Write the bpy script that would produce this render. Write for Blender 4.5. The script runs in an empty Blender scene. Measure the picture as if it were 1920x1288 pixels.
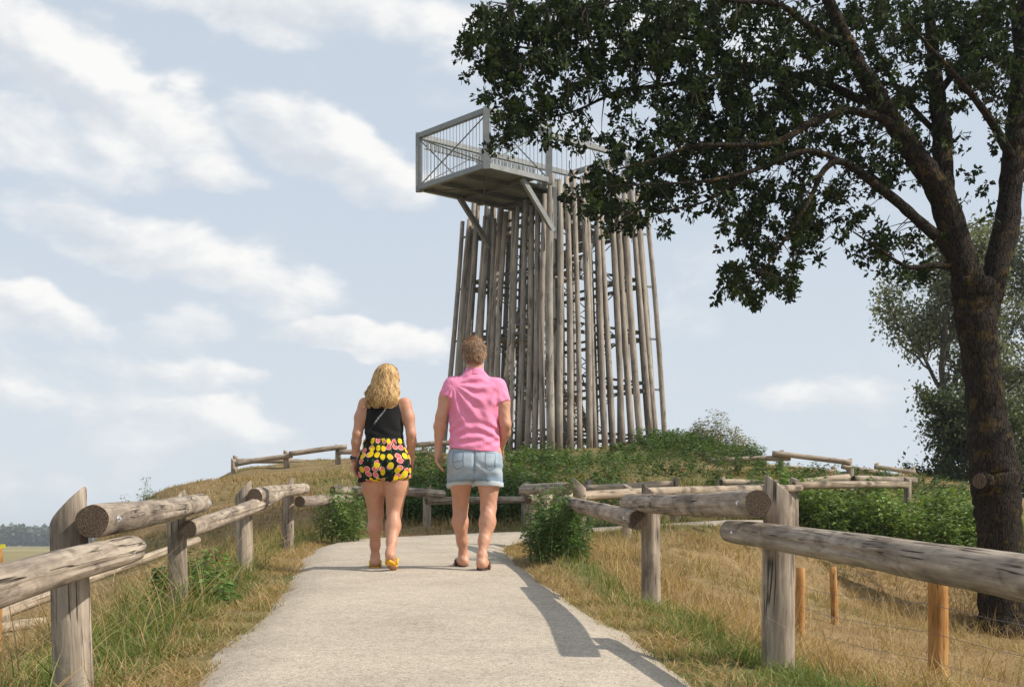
import bpy, math, random
import numpy as np
from mathutils import Vector, Matrix, Quaternion

# ------------------------------------------------------------------ camera, sky, sun, exposure
SC = bpy.context.scene
COL = SC.collection
F = 2500.0            # focal length in photograph pixels (1920 wide)
HOR = 1018.0          # horizon row of the photograph
cam_data = bpy.data.cameras.new('camera')
cam_data.sensor_width = 36.0
cam_data.lens = F / 1920.0 * 36.0
cam_data.shift_y = (HOR - 644.0) / 1920.0
cam_data.clip_start = 0.05
cam_data.clip_end = 9000.0
cam = bpy.data.objects.new('camera', cam_data)
COL.objects.link(cam)
cam.location = (0, 0, 0)
cam.rotation_euler = (math.radians(90), 0, 0)
SC.camera = cam

SUN_EL = math.radians(41.0)
SUN_AZ = math.radians(104.0)      # clockwise from +Y: from the right, a little behind the camera
sun_dir = Vector((math.cos(SUN_EL) * math.sin(SUN_AZ), math.cos(SUN_EL) * math.cos(SUN_AZ), math.sin(SUN_EL)))
sl = bpy.data.lights.new('sun', 'SUN')
sl.energy = 4.6
sl.angle = math.radians(0.55)
sl.color = (1.0, 0.93, 0.82)
so = bpy.data.objects.new('sun', sl)
COL.objects.link(so)
so.rotation_euler = sun_dir.to_track_quat('Z', 'Y').to_euler()
so.location = (20, -5, 30)

SC.view_settings.view_transform = 'Standard'
SC.view_settings.look = 'None'
SC.view_settings.exposure = 0.1
SC.view_settings.gamma = 1.0
SC.view_settings.use_curve_mapping = False
SC.render.engine = 'CYCLES'
SC.cycles.use_denoising = True
SC.cycles.use_adaptive_sampling = True
SC.cycles.adaptive_threshold = 0.02
SC.cycles.max_bounces = 6
SC.cycles.diffuse_bounces = 3
SC.cycles.transparent_max_bounces = 8


class NB:
    """small helper to write node maths"""
    def __init__(self, tree):
        self.t = tree
        self.n = tree.nodes
        self.l = tree.links

    def put(self, sock, v):
        if isinstance(v, bpy.types.NodeSocket):
            self.l.new(v, sock)
        elif v is not None:
            sock.default_value = v

    def m(self, op, a, b=None, c=None, clamp=False):
        nd = self.n.new('ShaderNodeMath')
        nd.operation = op
        nd.use_clamp = clamp
        self.put(nd.inputs[0], a)
        if b is not None:
            self.put(nd.inputs[1], b)
        if c is not None:
            self.put(nd.inputs[2], c)
        return nd.outputs[0]

    def add(self, a, b): return self.m('ADD', a, b)
    def sub(self, a, b): return self.m('SUBTRACT', a, b)
    def mul(self, a, b): return self.m('MULTIPLY', a, b)

    def vm(self, op, a, b=None):
        nd = self.n.new('ShaderNodeVectorMath')
        nd.operation = op
        self.put(nd.inputs[0], a)
        if b is not None:
            self.put(nd.inputs[1], b)
        return nd.outputs[0]

    def sep(self, v):
        nd = self.n.new('ShaderNodeSeparateXYZ')
        self.put(nd.inputs[0], v)
        return nd.outputs[0], nd.outputs[1], nd.outputs[2]

    def comb(self, x, y, z):
        nd = self.n.new('ShaderNodeCombineXYZ')
        self.put(nd.inputs[0], x)
        self.put(nd.inputs[1], y)
        self.put(nd.inputs[2], z)
        return nd.outputs[0]

    def noise(self, vec, scale, detail=4, rough=0.55, dist=0.0, out=0):
        nd = self.n.new('ShaderNodeTexNoise')
        self.put(nd.inputs['Vector'], vec)
        nd.inputs['Scale'].default_value = scale
        nd.inputs['Detail'].default_value = detail
        nd.inputs['Roughness'].default_value = rough
        nd.inputs['Distortion'].default_value = dist
        return nd.outputs[out]

    def voro(self, vec, scale, feature='F1', out='Distance', rnd=1.0):
        nd = self.n.new('ShaderNodeTexVoronoi')
        nd.feature = feature
        self.put(nd.inputs['Vector'], vec)
        nd.inputs['Scale'].default_value = scale
        nd.inputs['Randomness'].default_value = rnd
        return nd.outputs[out]

    def ramp(self, fac, stops, interp='LINEAR'):
        nd = self.n.new('ShaderNodeValToRGB')
        nd.color_ramp.interpolation = interp
        els = nd.color_ramp.elements
        while len(els) < len(stops):
            els.new(0.5)
        for e, (p, c) in zip(els, stops):
            e.position = p
            e.color = (c[0], c[1], c[2], 1.0) if not isinstance(c, (int, float)) else (c, c, c, 1.0)
        self.put(nd.inputs[0], fac)
        return nd.outputs[0]

    def sstep(self, v, lo, hi, a=0.0, b=1.0):
        nd = self.n.new('ShaderNodeMapRange')
        nd.interpolation_type = 'SMOOTHSTEP'
        self.put(nd.inputs[0], v)
        nd.inputs[1].default_value = lo
        nd.inputs[2].default_value = hi
        nd.inputs[3].default_value = a
        nd.inputs[4].default_value = b
        return nd.outputs[0]

    def mix(self, fac, a, b, mode='MIX'):
        nd = self.n.new('ShaderNodeMix')
        nd.data_type = 'RGBA'
        nd.blend_type = mode
        self.put(nd.inputs[0], fac)
        for s, v in ((nd.inputs[6], a), (nd.inputs[7], b)):
            if isinstance(v, (tuple, list)):
                v = (v[0], v[1], v[2], 1.0)
            self.put(s, v)
        return nd.outputs[2]


def build_world():
    w = bpy.data.worlds.new('World')
    SC.world = w
    w.use_nodes = True
    t = w.node_tree
    t.nodes.clear()
    b = NB(t)
    out = t.nodes.new('ShaderNodeOutputWorld')
    bg = t.nodes.new('ShaderNodeBackground')
    bg.inputs[1].default_value = 0.1
    t.links.new(bg.outputs[0], out.inputs[0])
    sky = t.nodes.new('ShaderNodeTexSky')
    sky.sky_type = 'NISHITA'
    sky.sun_disc = False
    sky.sun_elevation = SUN_EL
    sky.sun_rotation = SUN_AZ
    sky.air_density = 1.0
    sky.dust_density = 2.0
    sky.ozone_density = 1.5
    tc = t.nodes.new('ShaderNodeTexCoord')
    d = tc.outputs['Generated']
    x, y, z = b.sep(d)
    az = b.mul(b.m('ARCTAN2', x, y), 57.2958)
    el = b.mul(b.m('ARCSINE', z), 57.2958)
    # a hazy summer day: a whitish veil, thicker towards the horizon
    veil = b.sstep(el, 0.0, 40.0, 0.94, 0.80)
    skyc = b.mix(veil, sky.outputs[0], (6.05, 6.8, 7.7))
    lowhaze = b.sstep(el, -2.0, 16.0, 0.85, 0.0)
    skyc = b.mix(lowhaze, skyc, (6.85, 7.4, 7.85))
    # cumulus banks: (photo px, py, rx, ry, tilt, weight)
    blobs = [(180, 165, 275, 90, 20, 1.1), (40, 60, 180, 85, 25, 0.8), (630, 290, 215, 72, 22, 1.0),
             (400, 325, 120, 40, 5, 0.55), (340, 485, 300, 66, 14, 0.85), (680, 628, 200, 36, 4, 0.85),
             (560, 5, 430, 70, 3, 0.75), (385, 695, 120, 32, 12, 0.55), (370, 772, 190, 34, 8, 0.6),
             (70, 580, 150, 34, 12, 0.75), (1540, 742, 170, 36, 4, 0.42), (360, 606, 80, 26, 5, 0.5),
             (60, 260, 230, 70, 8, 0.55), (90, 740, 170, 30, 6, 0.4), (1250, 60, 330, 60, 6, 0.4)]
    nv = b.comb(b.mul(az, 1.0), b.mul(el, 1.7), 0.0)
    n1 = b.noise(nv, 0.20, 6, 0.58, 0.25)
    n1s = b.noise(b.vm('ADD', nv, (0.9, 1.1, 0.0)), 0.20, 6, 0.58, 0.25)
    low = b.noise(nv, 0.055, 3, 0.5)
    dens = b.mul(b.sub(low, 0.60), 3.0)
    # the wobble that breaks up the banks' outlines
    wob = t.nodes.new('ShaderNodeTexNoise')
    wob.inputs['Scale'].default_value = 0.28
    wob.inputs['Detail'].default_value = 5
    t.links.new(nv, wob.inputs['Vector'])
    wx, wy, wz = b.sep(wob.outputs['Color'])
    azw = b.add(az, b.mul(b.sub(wx, 0.5), 5.0))
    elw = b.add(el, b.mul(b.sub(wy, 0.5), 2.6))
    tops = None
    for (px, py, rx, ry, rot, wt) in blobs:
        a0 = math.degrees(math.atan((px - 960) / F))
        e0 = math.degrees(math.atan((HOR - py) / math.hypot(F, px - 960)))
        k = 0.0226
        rx2, ry2 = rx * k, ry * k
        c, s = math.cos(math.radians(-rot)), math.sin(math.radians(-rot))
        du = b.sub(azw, a0)
        dv = b.sub(elw, e0)
        u = b.mul(b.add(b.mul(du, c), b.mul(dv, s)), 1.0 / rx2)
        v = b.mul(b.sub(b.mul(dv, c), b.mul(du, s)), 1.0 / ry2)
        q = b.sub(1.0, b.add(b.mul(u, u), b.mul(v, v)))
        q = b.mul(b.m('MAXIMUM', q, -1.0), wt)
        tp = b.mul(b.add(b.mul(v, 0.75), b.mul(u, 0.45)), b.m('MAXIMUM', q, 0.0))
        tops = tp if tops is None else b.add(tops, tp)
        dens = b.m('SMOOTH_MAX', dens, q, 0.35)
    dd = b.add(dens, b.mul(b.sub(n1, 0.5), 1.5))
    mask = b.sstep(dd, -0.20, 0.62)
    mask = b.mul(mask, b.sstep(el, -1.0, 7.0, 0.35, 1.0))
    lit = b.add(b.mul(b.sub(n1, n1s), 2.2), b.add(0.60, b.mul(tops, 1.3)))
    lit = b.m('MINIMUM', b.m('MAXIMUM', lit, 0.0), 1.0)
    cloud = b.mix(lit, (6.6, 6.95, 7.4), (9.4, 9.3, 9.1))
    mask = b.mul(mask, b.sstep(lit, 0.0, 0.8, 0.75, 1.0))
    final = b.mix(b.mul(mask, 0.93), skyc, cloud)
    t.links.new(final, bg.inputs[0])
    w.cycles.sampling_method = 'MANUAL'
    w.cycles.sample_map_resolution = 256


build_world()

# ------------------------------------------------------------------ helpers
rng = np.random.default_rng(7)
random.seed(7)


def P(px, py, Y):
    """a point of the place at distance Y that the photograph shows at (px, py)"""
    return Vector(((px - 960.0) * Y / F, Y, (HOR - py) * Y / F))


def thing(name, label, cat, loc=(0, 0, 0), group=None):
    o = bpy.data.objects.new(name, None)
    o.empty_display_size = 0.2
    COL.objects.link(o)
    o.location = loc
    o['label'] = label
    o['category'] = cat
    if group:
        o['group'] = group
    return o


def link(name, me, parent=None, matrix=None, mats=()):
    for m_ in mats:
        if m_ is not None and len(me.materials) < len(mats):
            me.materials.append(m_)
    o = bpy.data.objects.new(name, me)
    COL.objects.link(o)
    if matrix is not None:
        if parent is not None:
            off = Vector((0, 0, 0))
            p = parent
            while p is not None:
                off += p.location
                p = p.parent
            o.matrix_world = matrix
            mm = Matrix.Translation(-off) @ matrix if parent.type == 'EMPTY' else parent.matrix_basis.inverted() @ matrix
            o.matrix_basis = mm
        else:
            o.matrix_basis = matrix
    if parent is not None:
        o.parent = parent
    return o


def structure(o):
    o['kind'] = 'structure'
    return o


def stuff(o, label=None, cat=None):
    o['kind'] = 'stuff'
    if label:
        o['label'] = label
    if cat:
        o['category'] = cat
    return o


def mesh_arrays(name, V, polys, cols=None, smooth=False, midx=None, vec=None):
    """polys: list of integer arrays (n, k)"""
    me = bpy.data.meshes.new(name)
    V = np.ascontiguousarray(V, dtype=np.float32)
    me.vertices.add(len(V))
    me.vertices.foreach_set('co', V.ravel())
    polys = [np.asarray(p) for p in polys if len(p)]
    loops = np.concatenate([p.ravel() for p in polys]).astype(np.int32)
    starts = []
    off = 0
    for p in polys:
        n, k = p.shape
        starts.append(off + np.arange(n) * k)
        off += n * k
    starts = np.concatenate(starts).astype(np.int32)
    me.loops.add(len(loops))
    me.loops.foreach_set('vertex_index', loops)
    me.polygons.add(len(starts))
    me.polygons.foreach_set('loop_start', starts)
    if midx is not None:
        me.polygons.foreach_set('material_index', np.asarray(midx, dtype=np.int32))
    me.update(calc_edges=True)
    if smooth:
        me.polygons.foreach_set('use_smooth', np.ones(len(starts), dtype=bool))
    if cols is not None:
        ca = me.color_attributes.new('Col', 'FLOAT_COLOR', 'POINT')
        c4 = np.ones((len(V), 4), dtype=np.float32)
        c4[:, :3] = cols
        ca.data.foreach_set('color', c4.ravel())
    if vec is not None:
        at = me.attributes.new('pat', 'FLOAT_VECTOR', 'POINT')
        at.data.foreach_set('vector', np.ascontiguousarray(vec, dtype=np.float32).ravel())
    return me


class MB:
    """collects boxes, tubes and plates and builds one mesh"""
    def __init__(self):
        self.v = []
        self.f = []

    def box(self, p, q, w, h, up=(0, 0, 1)):
        p, q = Vector(p), Vector(q)
        d = (q - p).normalized()
        up = Vector(up)
        if abs(d.dot(up)) > 0.98:
            up = Vector((1, 0, 0))
        s = d.cross(up).normalized()
        u = s.cross(d).normalized()
        i = len(self.v)
        for c in (p, q):
            for sx, sy in ((-1, -1), (1, -1), (1, 1), (-1, 1)):
                self.v.append(c + s * (sx * w / 2) + u * (sy * h / 2))
        self.f += [(i, i + 3, i + 2, i + 1), (i + 4, i + 5, i + 6, i + 7)]
        for k in range(4):
            k2 = (k + 1) % 4
            self.f.append((i + k, i + k2, i + 4 + k2, i + 4 + k))
        return self

    def obox(self, c, ux, uy, uz):
        c, ux, uy, uz = Vector(c), Vector(ux), Vector(uy), Vector(uz)
        i = len(self.v)
        for sz in (-1, 1):
            for sx, sy in ((-1, -1), (1, -1), (1, 1), (-1, 1)):
                self.v.append(c + ux * sx + uy * sy + uz * sz)
        self.f += [(i, i + 3, i + 2, i + 1), (i + 4, i + 5, i + 6, i + 7)]
        for k in range(4):
            k2 = (k + 1) % 4
            self.f.append((i + k, i + k2, i + 4 + k2, i + 4 + k))
        return self

    def tube(self, pts, rad, sides=6, cap=True):
        pts = [Vector(p) for p in pts]
        n = len(pts)
        if not hasattr(rad, '__len__'):
            rad = [rad] * n
        i0 = len(self.v)
        ref = None
        for k in range(n):
            d = (pts[min(k + 1, n - 1)] - pts[max(k - 1, 0)]).normalized()
            if ref is None:
                ref = Vector((0, 0, 1)) if abs(d.z) < 0.9 else Vector((1, 0, 0))
            s = d.cross(ref).normalized()
            u = s.cross(d).normalized()
            ref = u
            for a in range(sides):
                th = 2 * math.pi * a / sides
                self.v.append(pts[k] + (s * math.cos(th) + u * math.sin(th)) * rad[k])
        for k in range(n - 1):
            for a in range(sides):
                a2 = (a + 1) % sides
                self.f.append((i0 + k * sides + a, i0 + k * sides + a2, i0 + (k + 1) * sides + a2, i0 + (k + 1) * sides + a))
        if cap:
            self.f.append(tuple(i0 + a for a in range(sides))[::-1])
            self.f.append(tuple(i0 + (n - 1) * sides + a for a in range(sides)))
        return self

    def mesh(self, name, origin=(0, 0, 0), smooth=False):
        o = Vector(origin)
        me = bpy.data.meshes.new(name)
        me.from_pydata([tuple(Vector(v) - o) for v in self.v], [], self.f)
        me.update()
        if smooth:
            me.polygons.foreach_set('use_smooth', [True] * len(me.polygons))
        return me

    def build(self, name, mat, parent=None, origin=None, smooth=False):
        if origin is None:
            origin = (0, 0, 0)
            p = parent
            o = Vector((0, 0, 0))
            while p is not None:
                o += p.location
                p = p.parent
            origin = o
        me = self.mesh(name, origin, smooth)
        me.materials.append(mat)
        ob = bpy.data.objects.new(name, me)
        COL.objects.link(ob)
        if parent is not None:
            ob.parent = parent
        return ob


# ------------------------------------------------------------------ materials
def new_mat(name):
    m = bpy.data.materials.new(name)
    m.use_nodes = True
    t = m.node_tree
    b = NB(t)
    return m, b, t.nodes['Principled BSDF']


def setp(b, bs, color=None, rough=None, metal=None, bump=None, bstr=0.3, bdist=0.01, spec=None):
    if color is not None:
        b.put(bs.inputs['Base Color'], color if isinstance(color, bpy.types.NodeSocket) else (color[0], color[1], color[2], 1))
    if rough is not None:
        b.put(bs.inputs['Roughness'], rough)
    if metal is not None:
        bs.inputs['Metallic'].default_value = metal
    if spec is not None:
        bs.inputs['Specular IOR Level'].default_value = spec
    if bump is not None:
        nd = b.n.new('ShaderNodeBump')
        nd.inputs['Strength'].default_value = bstr
        nd.inputs['Distance'].default_value = bdist
        b.put(nd.inputs['Height'], bump)
        b.l.new(nd.outputs[0], bs.inputs['Normal'])


def obj_coord(b):
    tc = b.n.new('ShaderNodeTexCoord')
    oi = b.n.new('ShaderNodeObjectInfo')
    off = b.vm('MULTIPLY', b.comb(oi.outputs['Random'], oi.outputs['Random'], oi.outputs['Random']), (37.0, 91.0, 53.0))
    return b.vm('ADD', tc.outputs['Object'], off), tc.outputs['Object'], oi.outputs['Random']


def mat_log(name, dark, mid, light, sc=1.0, crack=1.0):
    """weathered round timber, grain along local Z"""
    m, b, bs = new_mat(name)
    v, raw, rnd = obj_coord(b)
    g = b.vm('MULTIPLY', v, (16 * sc, 16 * sc, 1.1 * sc))
    grain = b.noise(g, 3.0, 6, 0.62, 0.4)
    broad = b.noise(b.vm('MULTIPLY', v, (2.4 * sc, 2.4 * sc, 1.2 * sc)), 2.0, 4, 0.6, 0.6)
    fac = b.add(b.mul(grain, 0.55), b.mul(broad, 0.55))
    col = b.ramp(fac, [(0.33, dark), (0.52, mid), (0.70, light)])
    blot = b.noise(b.vm('MULTIPLY', v, (5 * sc, 5 * sc, 2.5 * sc)), 1.6, 6, 0.7, 1.2)
    col = b.mix(b.sstep(blot, 0.52, 0.70, 0.0, 0.65), col, dark)
    cr = b.noise(b.vm('MULTIPLY', v, (11 * sc, 11 * sc, 0.32 * sc)), 1.6, 3, 0.5, 0.3)
    line = b.sstep(b.m('ABSOLUTE', b.sub(cr, 0.5)), 0.0, 0.016, 1.0, 0.0)
    br = b.noise(b.vm('MULTIPLY', v, (3 * sc, 3 * sc, 2.2 * sc)), 1.5, 2, 0.5)
    line = b.mul(b.mul(line, b.sstep(br, 0.46, 0.56)), crack)
    col = b.mix(b.mul(line, 0.85), col, (0.035, 0.028, 0.022))
    # small knots
    kn = b.voro(b.vm('MULTIPLY', v, (7 * sc, 7 * sc, 3.0 * sc)), 1.2)
    knot = b.sstep(kn, 0.05, 0.17, 1.0, 0.0)
    col = b.mix(b.mul(knot, 0.6), col, (0.09, 0.065, 0.05))
    tint = b.mix(b.mul(rnd, 0.35), (1, 1, 1), (0.82, 0.86, 0.90))
    col = b.mix(1.0, col, tint, 'MULTIPLY')
    h = b.sub(b.add(b.mul(grain, 0.5), b.mul(broad, 0.4)), b.add(b.mul(line, 1.2), b.mul(knot, 0.3)))
    setp(b, bs, col, 0.85, bump=h, bstr=0.9, bdist=0.010, spec=0.2)
    return m


def mat_endgrain():
    m, b, bs = new_mat('end_grain')
    v, raw, rnd = obj_coord(b)
    x, y, z = b.sep(raw)
    n = b.noise(raw, 30, 3, 0.6)
    r = b.m('SQRT', b.add(b.mul(x, x), b.mul(y, y)))
    ring = b.m('SINE', b.add(b.mul(r, 900.0), b.mul(n, 16.0)))
    fine = b.noise(raw, 120, 4, 0.7)
    rad = b.noise(b.comb(b.mul(b.m('ARCTAN2', x, y), 3.0), b.mul(r, 2.0), rnd), 6, 3, 0.6)
    fac = b.add(b.mul(b.add(b.mul(ring, 0.5), 0.5), 0.10), b.add(b.mul(fine, 0.55), b.mul(rad, 0.40)))
    col = b.ramp(fac, [(0.36, (0.030, 0.021, 0.015)), (0.55, (0.11, 0.08, 0.058)), (0.75, (0.24, 0.185, 0.135))])  # shade on the cut ends is included in these dark browns
    setp(b, bs, col, 0.9, bump=fac, bstr=0.9, bdist=0.006, spec=0.15)
    return m


def mat_metal(name, base, rough=0.5, metal=0.75, var=0.25):
    m, b, bs = new_mat(name)
    v, raw, rnd = obj_coord(b)
    n = b.noise(v, 3.5, 5, 0.6, 0.4)
    n2 = b.noise(v, 28, 3, 0.6)
    f = b.add(b.mul(n, 0.7), b.mul(n2, 0.3))
    dk = tuple(c * (1 - var) for c in base)
    lt = tuple(min(1, c * (1 + var)) for c in base)
    col = b.ramp(f, [(0.35, dk), (0.65, lt)])
    setp(b, bs, col, b.sstep(f, 0.3, 0.7, rough - 0.1, rough + 0.12), metal)
    return m


def mat_foliage(name, trans=0.3, rough=0.55, sat_noise=True, spec=0.35):
    m, b, bs = new_mat(name)
    at = b.n.new('ShaderNodeAttribute')
    at.attribute_name = 'Col'
    col = at.outputs['Color']
    setp(b, bs, col, rough, spec=spec)
    tr = b.n.new('ShaderNodeBsdfTranslucent')
    tc = b.mix(1.0, col, (1.25, 1.25, 0.6), 'MULTIPLY')
    b.put(tr.inputs['Color'], tc)
    mx = b.n.new('ShaderNodeMixShader')
    mx.inputs[0].default_value = trans
    b.l.new(bs.outputs[0], mx.inputs[1])
    b.l.new(tr.outputs[0], mx.inputs[2])
    b.l.new(mx.outputs[0], b.n['Material Output'].inputs[0])
    return m


def mat_simple(name, color, rough=0.6, var=0.15, scale=12.0, metal=0.0, bump=0.0, spec=0.4):
    m, b, bs = new_mat(name)
    v, raw, rnd = obj_coord(b)
    n = b.noise(v, scale, 4, 0.6)
    col = b.ramp(n, [(0.3, tuple(c * (1 - var) for c in color)), (0.7, tuple(c * (1 + var) for c in color))])
    setp(b, bs, col, rough, metal, bump=n if bump else None, bstr=bump, bdist=0.005, spec=spec)
    return m


M_LOG = mat_log('weathered_log', (0.085, 0.067, 0.053), (0.28, 0.225, 0.175), (0.50, 0.415, 0.325))
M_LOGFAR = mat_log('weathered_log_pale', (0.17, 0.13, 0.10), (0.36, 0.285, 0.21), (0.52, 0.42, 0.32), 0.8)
M_POLE = mat_log('tower_pole_wood', (0.13, 0.112, 0.095), (0.315, 0.272, 0.228), (0.46, 0.405, 0.345), 0.45)
M_STAKE = mat_log('treated_stake', (0.20, 0.085, 0.025), (0.42, 0.205, 0.065), (0.52, 0.29, 0.11), 1.5)
M_END = mat_endgrain()
M_BOLT = mat_metal('bolt_steel', (0.72, 0.72, 0.72), 0.3, 0.9)
M_STEEL = mat_metal('galvanised_steel', (0.23, 0.24, 0.235), 0.5, 0.3, 0.2)
M_WIRE = mat_metal('fence_wire', (0.16, 0.16, 0.16), 0.6, 0.5)
M_STEELD = mat_metal('dark_steel', (0.16, 0.165, 0.165), 0.6, 0.4, 0.25)
M_TREAD = mat_simple('stair_board', (0.38, 0.31, 0.24), 0.8, 0.25, 6, bump=0.2)
M_GRASS = mat_foliage('grass_blades', 0.30, 0.6, spec=0.25)
M_LEAF = mat_foliage('leaf_green', 0.30, 0.5)
M_OAKLEAF = mat_foliage('oak_leaf', 0.20, 0.7, spec=0.15)
# ------------------------------------------------------------------ terrain
def zp(Y):
    return -0.713 + 0.0472 * Y


# path centre line: X, Y, z, half width
PATH = [(0.62, -4.0, zp(-4.0), 0.92), (0.23, 0.0, zp(0), 0.92), (-0.21, 4.6, zp(4.6), 0.92), (-0.48, 7.5, zp(7.5), 0.93),
        (-0.77, 10.5, zp(10.5), 0.95), (-1.02, 13.2, zp(13.2), 1.02), (-1.05, 15.4, zp(15.4), 1.1), (-0.45, 17.1, 0.10, 1.1),
        (0.75, 17.75, 0.17, 1.0), (2.1, 17.95, 0.25, 0.9), (3.1, 18.5, 0.31, 0.75)]


def catmull(pts, n):
    pts = np.array(pts, float)
    ext = np.vstack([2 * pts[0] - pts[1], pts, 2 * pts[-1] - pts[-2]])
    out = []
    for i in range(1, len(ext) - 2):
        p0, p1, p2, p3 = ext[i - 1], ext[i], ext[i + 1], ext[i + 2]
        for t in np.linspace(0, 1, n, endpoint=False):
            out.append(0.5 * ((2 * p1) + (-p0 + p2) * t + (2 * p0 - 5 * p1 + 4 * p2 - p3) * t * t + (-p0 + 3 * p1 - 3 * p2 + p3) * t ** 3))
    out.append(ext[-2])
    return np.array(out)


PC = catmull(PATH, 16)

CTRL = []
for i, (x, y, z, w) in enumerate(PATH):
    CTRL.append((x, y, z))
    a = np.array(PATH[max(i - 1, 0)][:2]); c = np.array(PATH[min(i + 1, len(PATH) - 1)][:2])
    d = (c - a) / np.linalg.norm(c - a)
    nrm = np.array([d[1], -d[0]])
    for s in (-1, 1):
        q = np.array((x, y)) + nrm * s * (w + 0.15)
        CTRL.append((q[0], q[1], z - 0.01))
CTRL += [(-2.1, 2, -.66), (-3.2, 5, -1.0), (-2.2, 6, -.60), (-2.7, 8, -.66), (-5, 5, -1.4), (-9, 5, -1.8), (-3.2, 9.5, -.72), (-5, 10, -1.3), (-8, 10, -1.8), (-3.1, 13, -.30), (-4.3, 13, -.92), (-4.1, 14.6, -.68), (-3.9, 16, -.40), (-5.2, 15, -.95),
         (-8, 15, -1.5), (-6, 20, -.1), (-8.5, 20, -1.2), (-12, 20, -1.7), (-6.4, 25, 1.05), (-9, 25, -1.0), (-12.5, 27, -1.2),
         (-2.5, 17.6, .13), (-1.2, 19, .18), (.2, 19.6, .24), (-2.6, 20.5, .5), (-2, 23, .95), (-.5, 24, 1.05), (.5, 28, 1.68),
         (-6.1, 29, 1.55), (-4.9, 28.5, 1.6), (-3.8, 28.5, 1.68), (-1.5, 29, 1.85), (-9, 30, -.1), (-6, 34, 1.3), (-2, 34, 2.15),
         (.98, 33.6, 2.28), (1.2, 37, 2.3), (3.7, 34, 2.45), (1, 31, 2.02), (4.7, 32, 2.15), (3, 28, 1.6), (2, 24, 1.0), (2.4, 20, .32), (3, 22.5, .62),
         (6.05, 30, 1.62), (7.4, 29, 1.42), (9, 30, 1.5), (12, 30, .8), (5, 38, 2.2), (0, 42, 1.8), (6, 44, 1.0),
         (1.8, 8.3, -.69), (2.6, 10.5, -.66), (1.75, 5.7, -.66), (3, 8, -.88), (3, 5, -.95), (5, 10, -1.12), (4.2, 14, -.92), (6.6, 18, -1.13), (9, 14, -1.4), (10, 20, -1.0),
         (3.5, 17.2, -.30), (4.6, 18.0, -.72), (2.0, 14, -.28), (1.25, 13, -.16), (2.7, 15.6, -.30), (5.5, 20.5, .02), (6.9, 21, .02), (9, 24, .1), (5.2, 24, .85), (8, 26, .75),
         (-5.6, 26, 1.20), (-4.5, 26, 1.28), (-3.2, 26, 1.30), (-3.8, 24, 1.0), (6.7, 33.5, 1.7), (5.4, 33, 1.95), (1.6, 2.5, -.70), (12, 10, -1.7), (13, 24, -.6)]
for a in range(0, 360, 15):
    for rr, zz in ((23.0, -2.0), (27.0, -2.05)):
        CTRL.append((0.5 + rr * math.cos(math.radians(a)) * 0.9, 20 + rr * 1.25 * math.sin(math.radians(a)), zz if not (60 < a < 120) else -0.8))
CT = np.array(CTRL)


def tps_fit(C, lam=0.02):
    n = len(C)
    d = np.linalg.norm(C[:, None, :2] - C[None, :, :2], axis=2)
    K = np.where(d > 1e-9, d * d * np.log(d + 1e-9), 0) + lam * np.eye(n)
    A = np.zeros((n + 3, n + 3))
    A[:n, :n] = K
    A[:n, n] = 1; A[:n, n + 1:] = C[:, :2]
    A[n, :n] = 1; A[n + 1:, :n] = C[:, :2].T
    return np.linalg.solve(A, np.concatenate([C[:, 2], np.zeros(3)]))


TPSW = tps_fit(CT)


def path_dist(X, Y):
    """distance outside the path's edge (negative on the path), and path height there"""
    X = np.atleast_1d(X); Y = np.atleast_1d(Y)
    best = np.full(X.shape, 1e9); zb = np.zeros(X.shape)
    for (x, y, z, w) in PC:
        d = np.hypot(X - x, Y - y) - w
        k = d < best
        best = np.where(k, d, best); zb = np.where(k, z, zb)
    return best, zb


def ground(X, Y):
    X = np.atleast_1d(np.asarray(X, float)); Y = np.atleast_1d(np.asarray(Y, float))
    shp = X.shape
    x, y = X.ravel(), Y.ravel()
    z = np.full(x.shape, -2.0)
    r = np.hypot((x - 0.5) / 0.9, (y - 20) / 1.25)
    m = r < 27
    n = len(CT)
    xi, yi = x[m], y[m]
    acc = TPSW[n] + TPSW[n + 1] * xi + TPSW[n + 2] * yi
    for k in range(n):
        d2 = (xi - CT[k, 0]) ** 2 + (yi - CT[k, 1]) ** 2
        acc = acc + TPSW[k] * 0.5 * d2 * np.log(d2 + 1e-18)
    bl = np.clip((r[m] - 20.0) / 6.0, 0, 1)
    bl = bl * bl * (3 - 2 * bl)
    acc = acc * (1 - bl) + (-2.0) * bl
    acc += (0.035 * np.sin(xi * 2.3 + yi * 0.7) * np.sin(yi * 1.9 - xi * 0.6) + 0.02 * np.sin(xi * 5.1 + 1.3 * np.sin(yi * 3.7)))
    z[m] = acc
    # the path is level across and pressed a little into the ground
    near = m & (r < 24)
    pd, pz = path_dist(x[near], y[near])
    k = np.clip((0.35 - pd) / 0.35, 0, 1)
    k = k * k * (3 - 2 * k)
    zn = z[near] * (1 - k) + (pz - 0.035) * k
    z[near] = zn
    return z.reshape(shp)


def gz(x, y):
    return float(ground(np.array([x]), np.array([y]))[0])


def axis_coords(lo, hi, step, far):
    c = list(np.arange(lo, hi + 1e-6, step))
    s = step; x = hi
    while x < far:
        s *= 1.35; x += s; c.append(x)
    s = step; x = lo
    pre = []
    while x > -far:
        s *= 1.35; x -= s; pre.append(x)
    return np.array(pre[::-1] + c)


def smooth_noise(X, Y, s, seed):
    r = np.random.default_rng(seed)
    out = 0
    for k in range(7):
        a = r.uniform(0, 6.28); f = s * r.uniform(0.5, 2.2); ph = r.uniform(0, 6.28)
        out = out + np.sin((X * math.cos(a) + Y * math.sin(a)) * f + ph + 1.5 * np.sin((X * math.sin(a) - Y * math.cos(a)) * f * 0.7 + ph * 2))
    return out / 7.0 * 1.6


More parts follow.
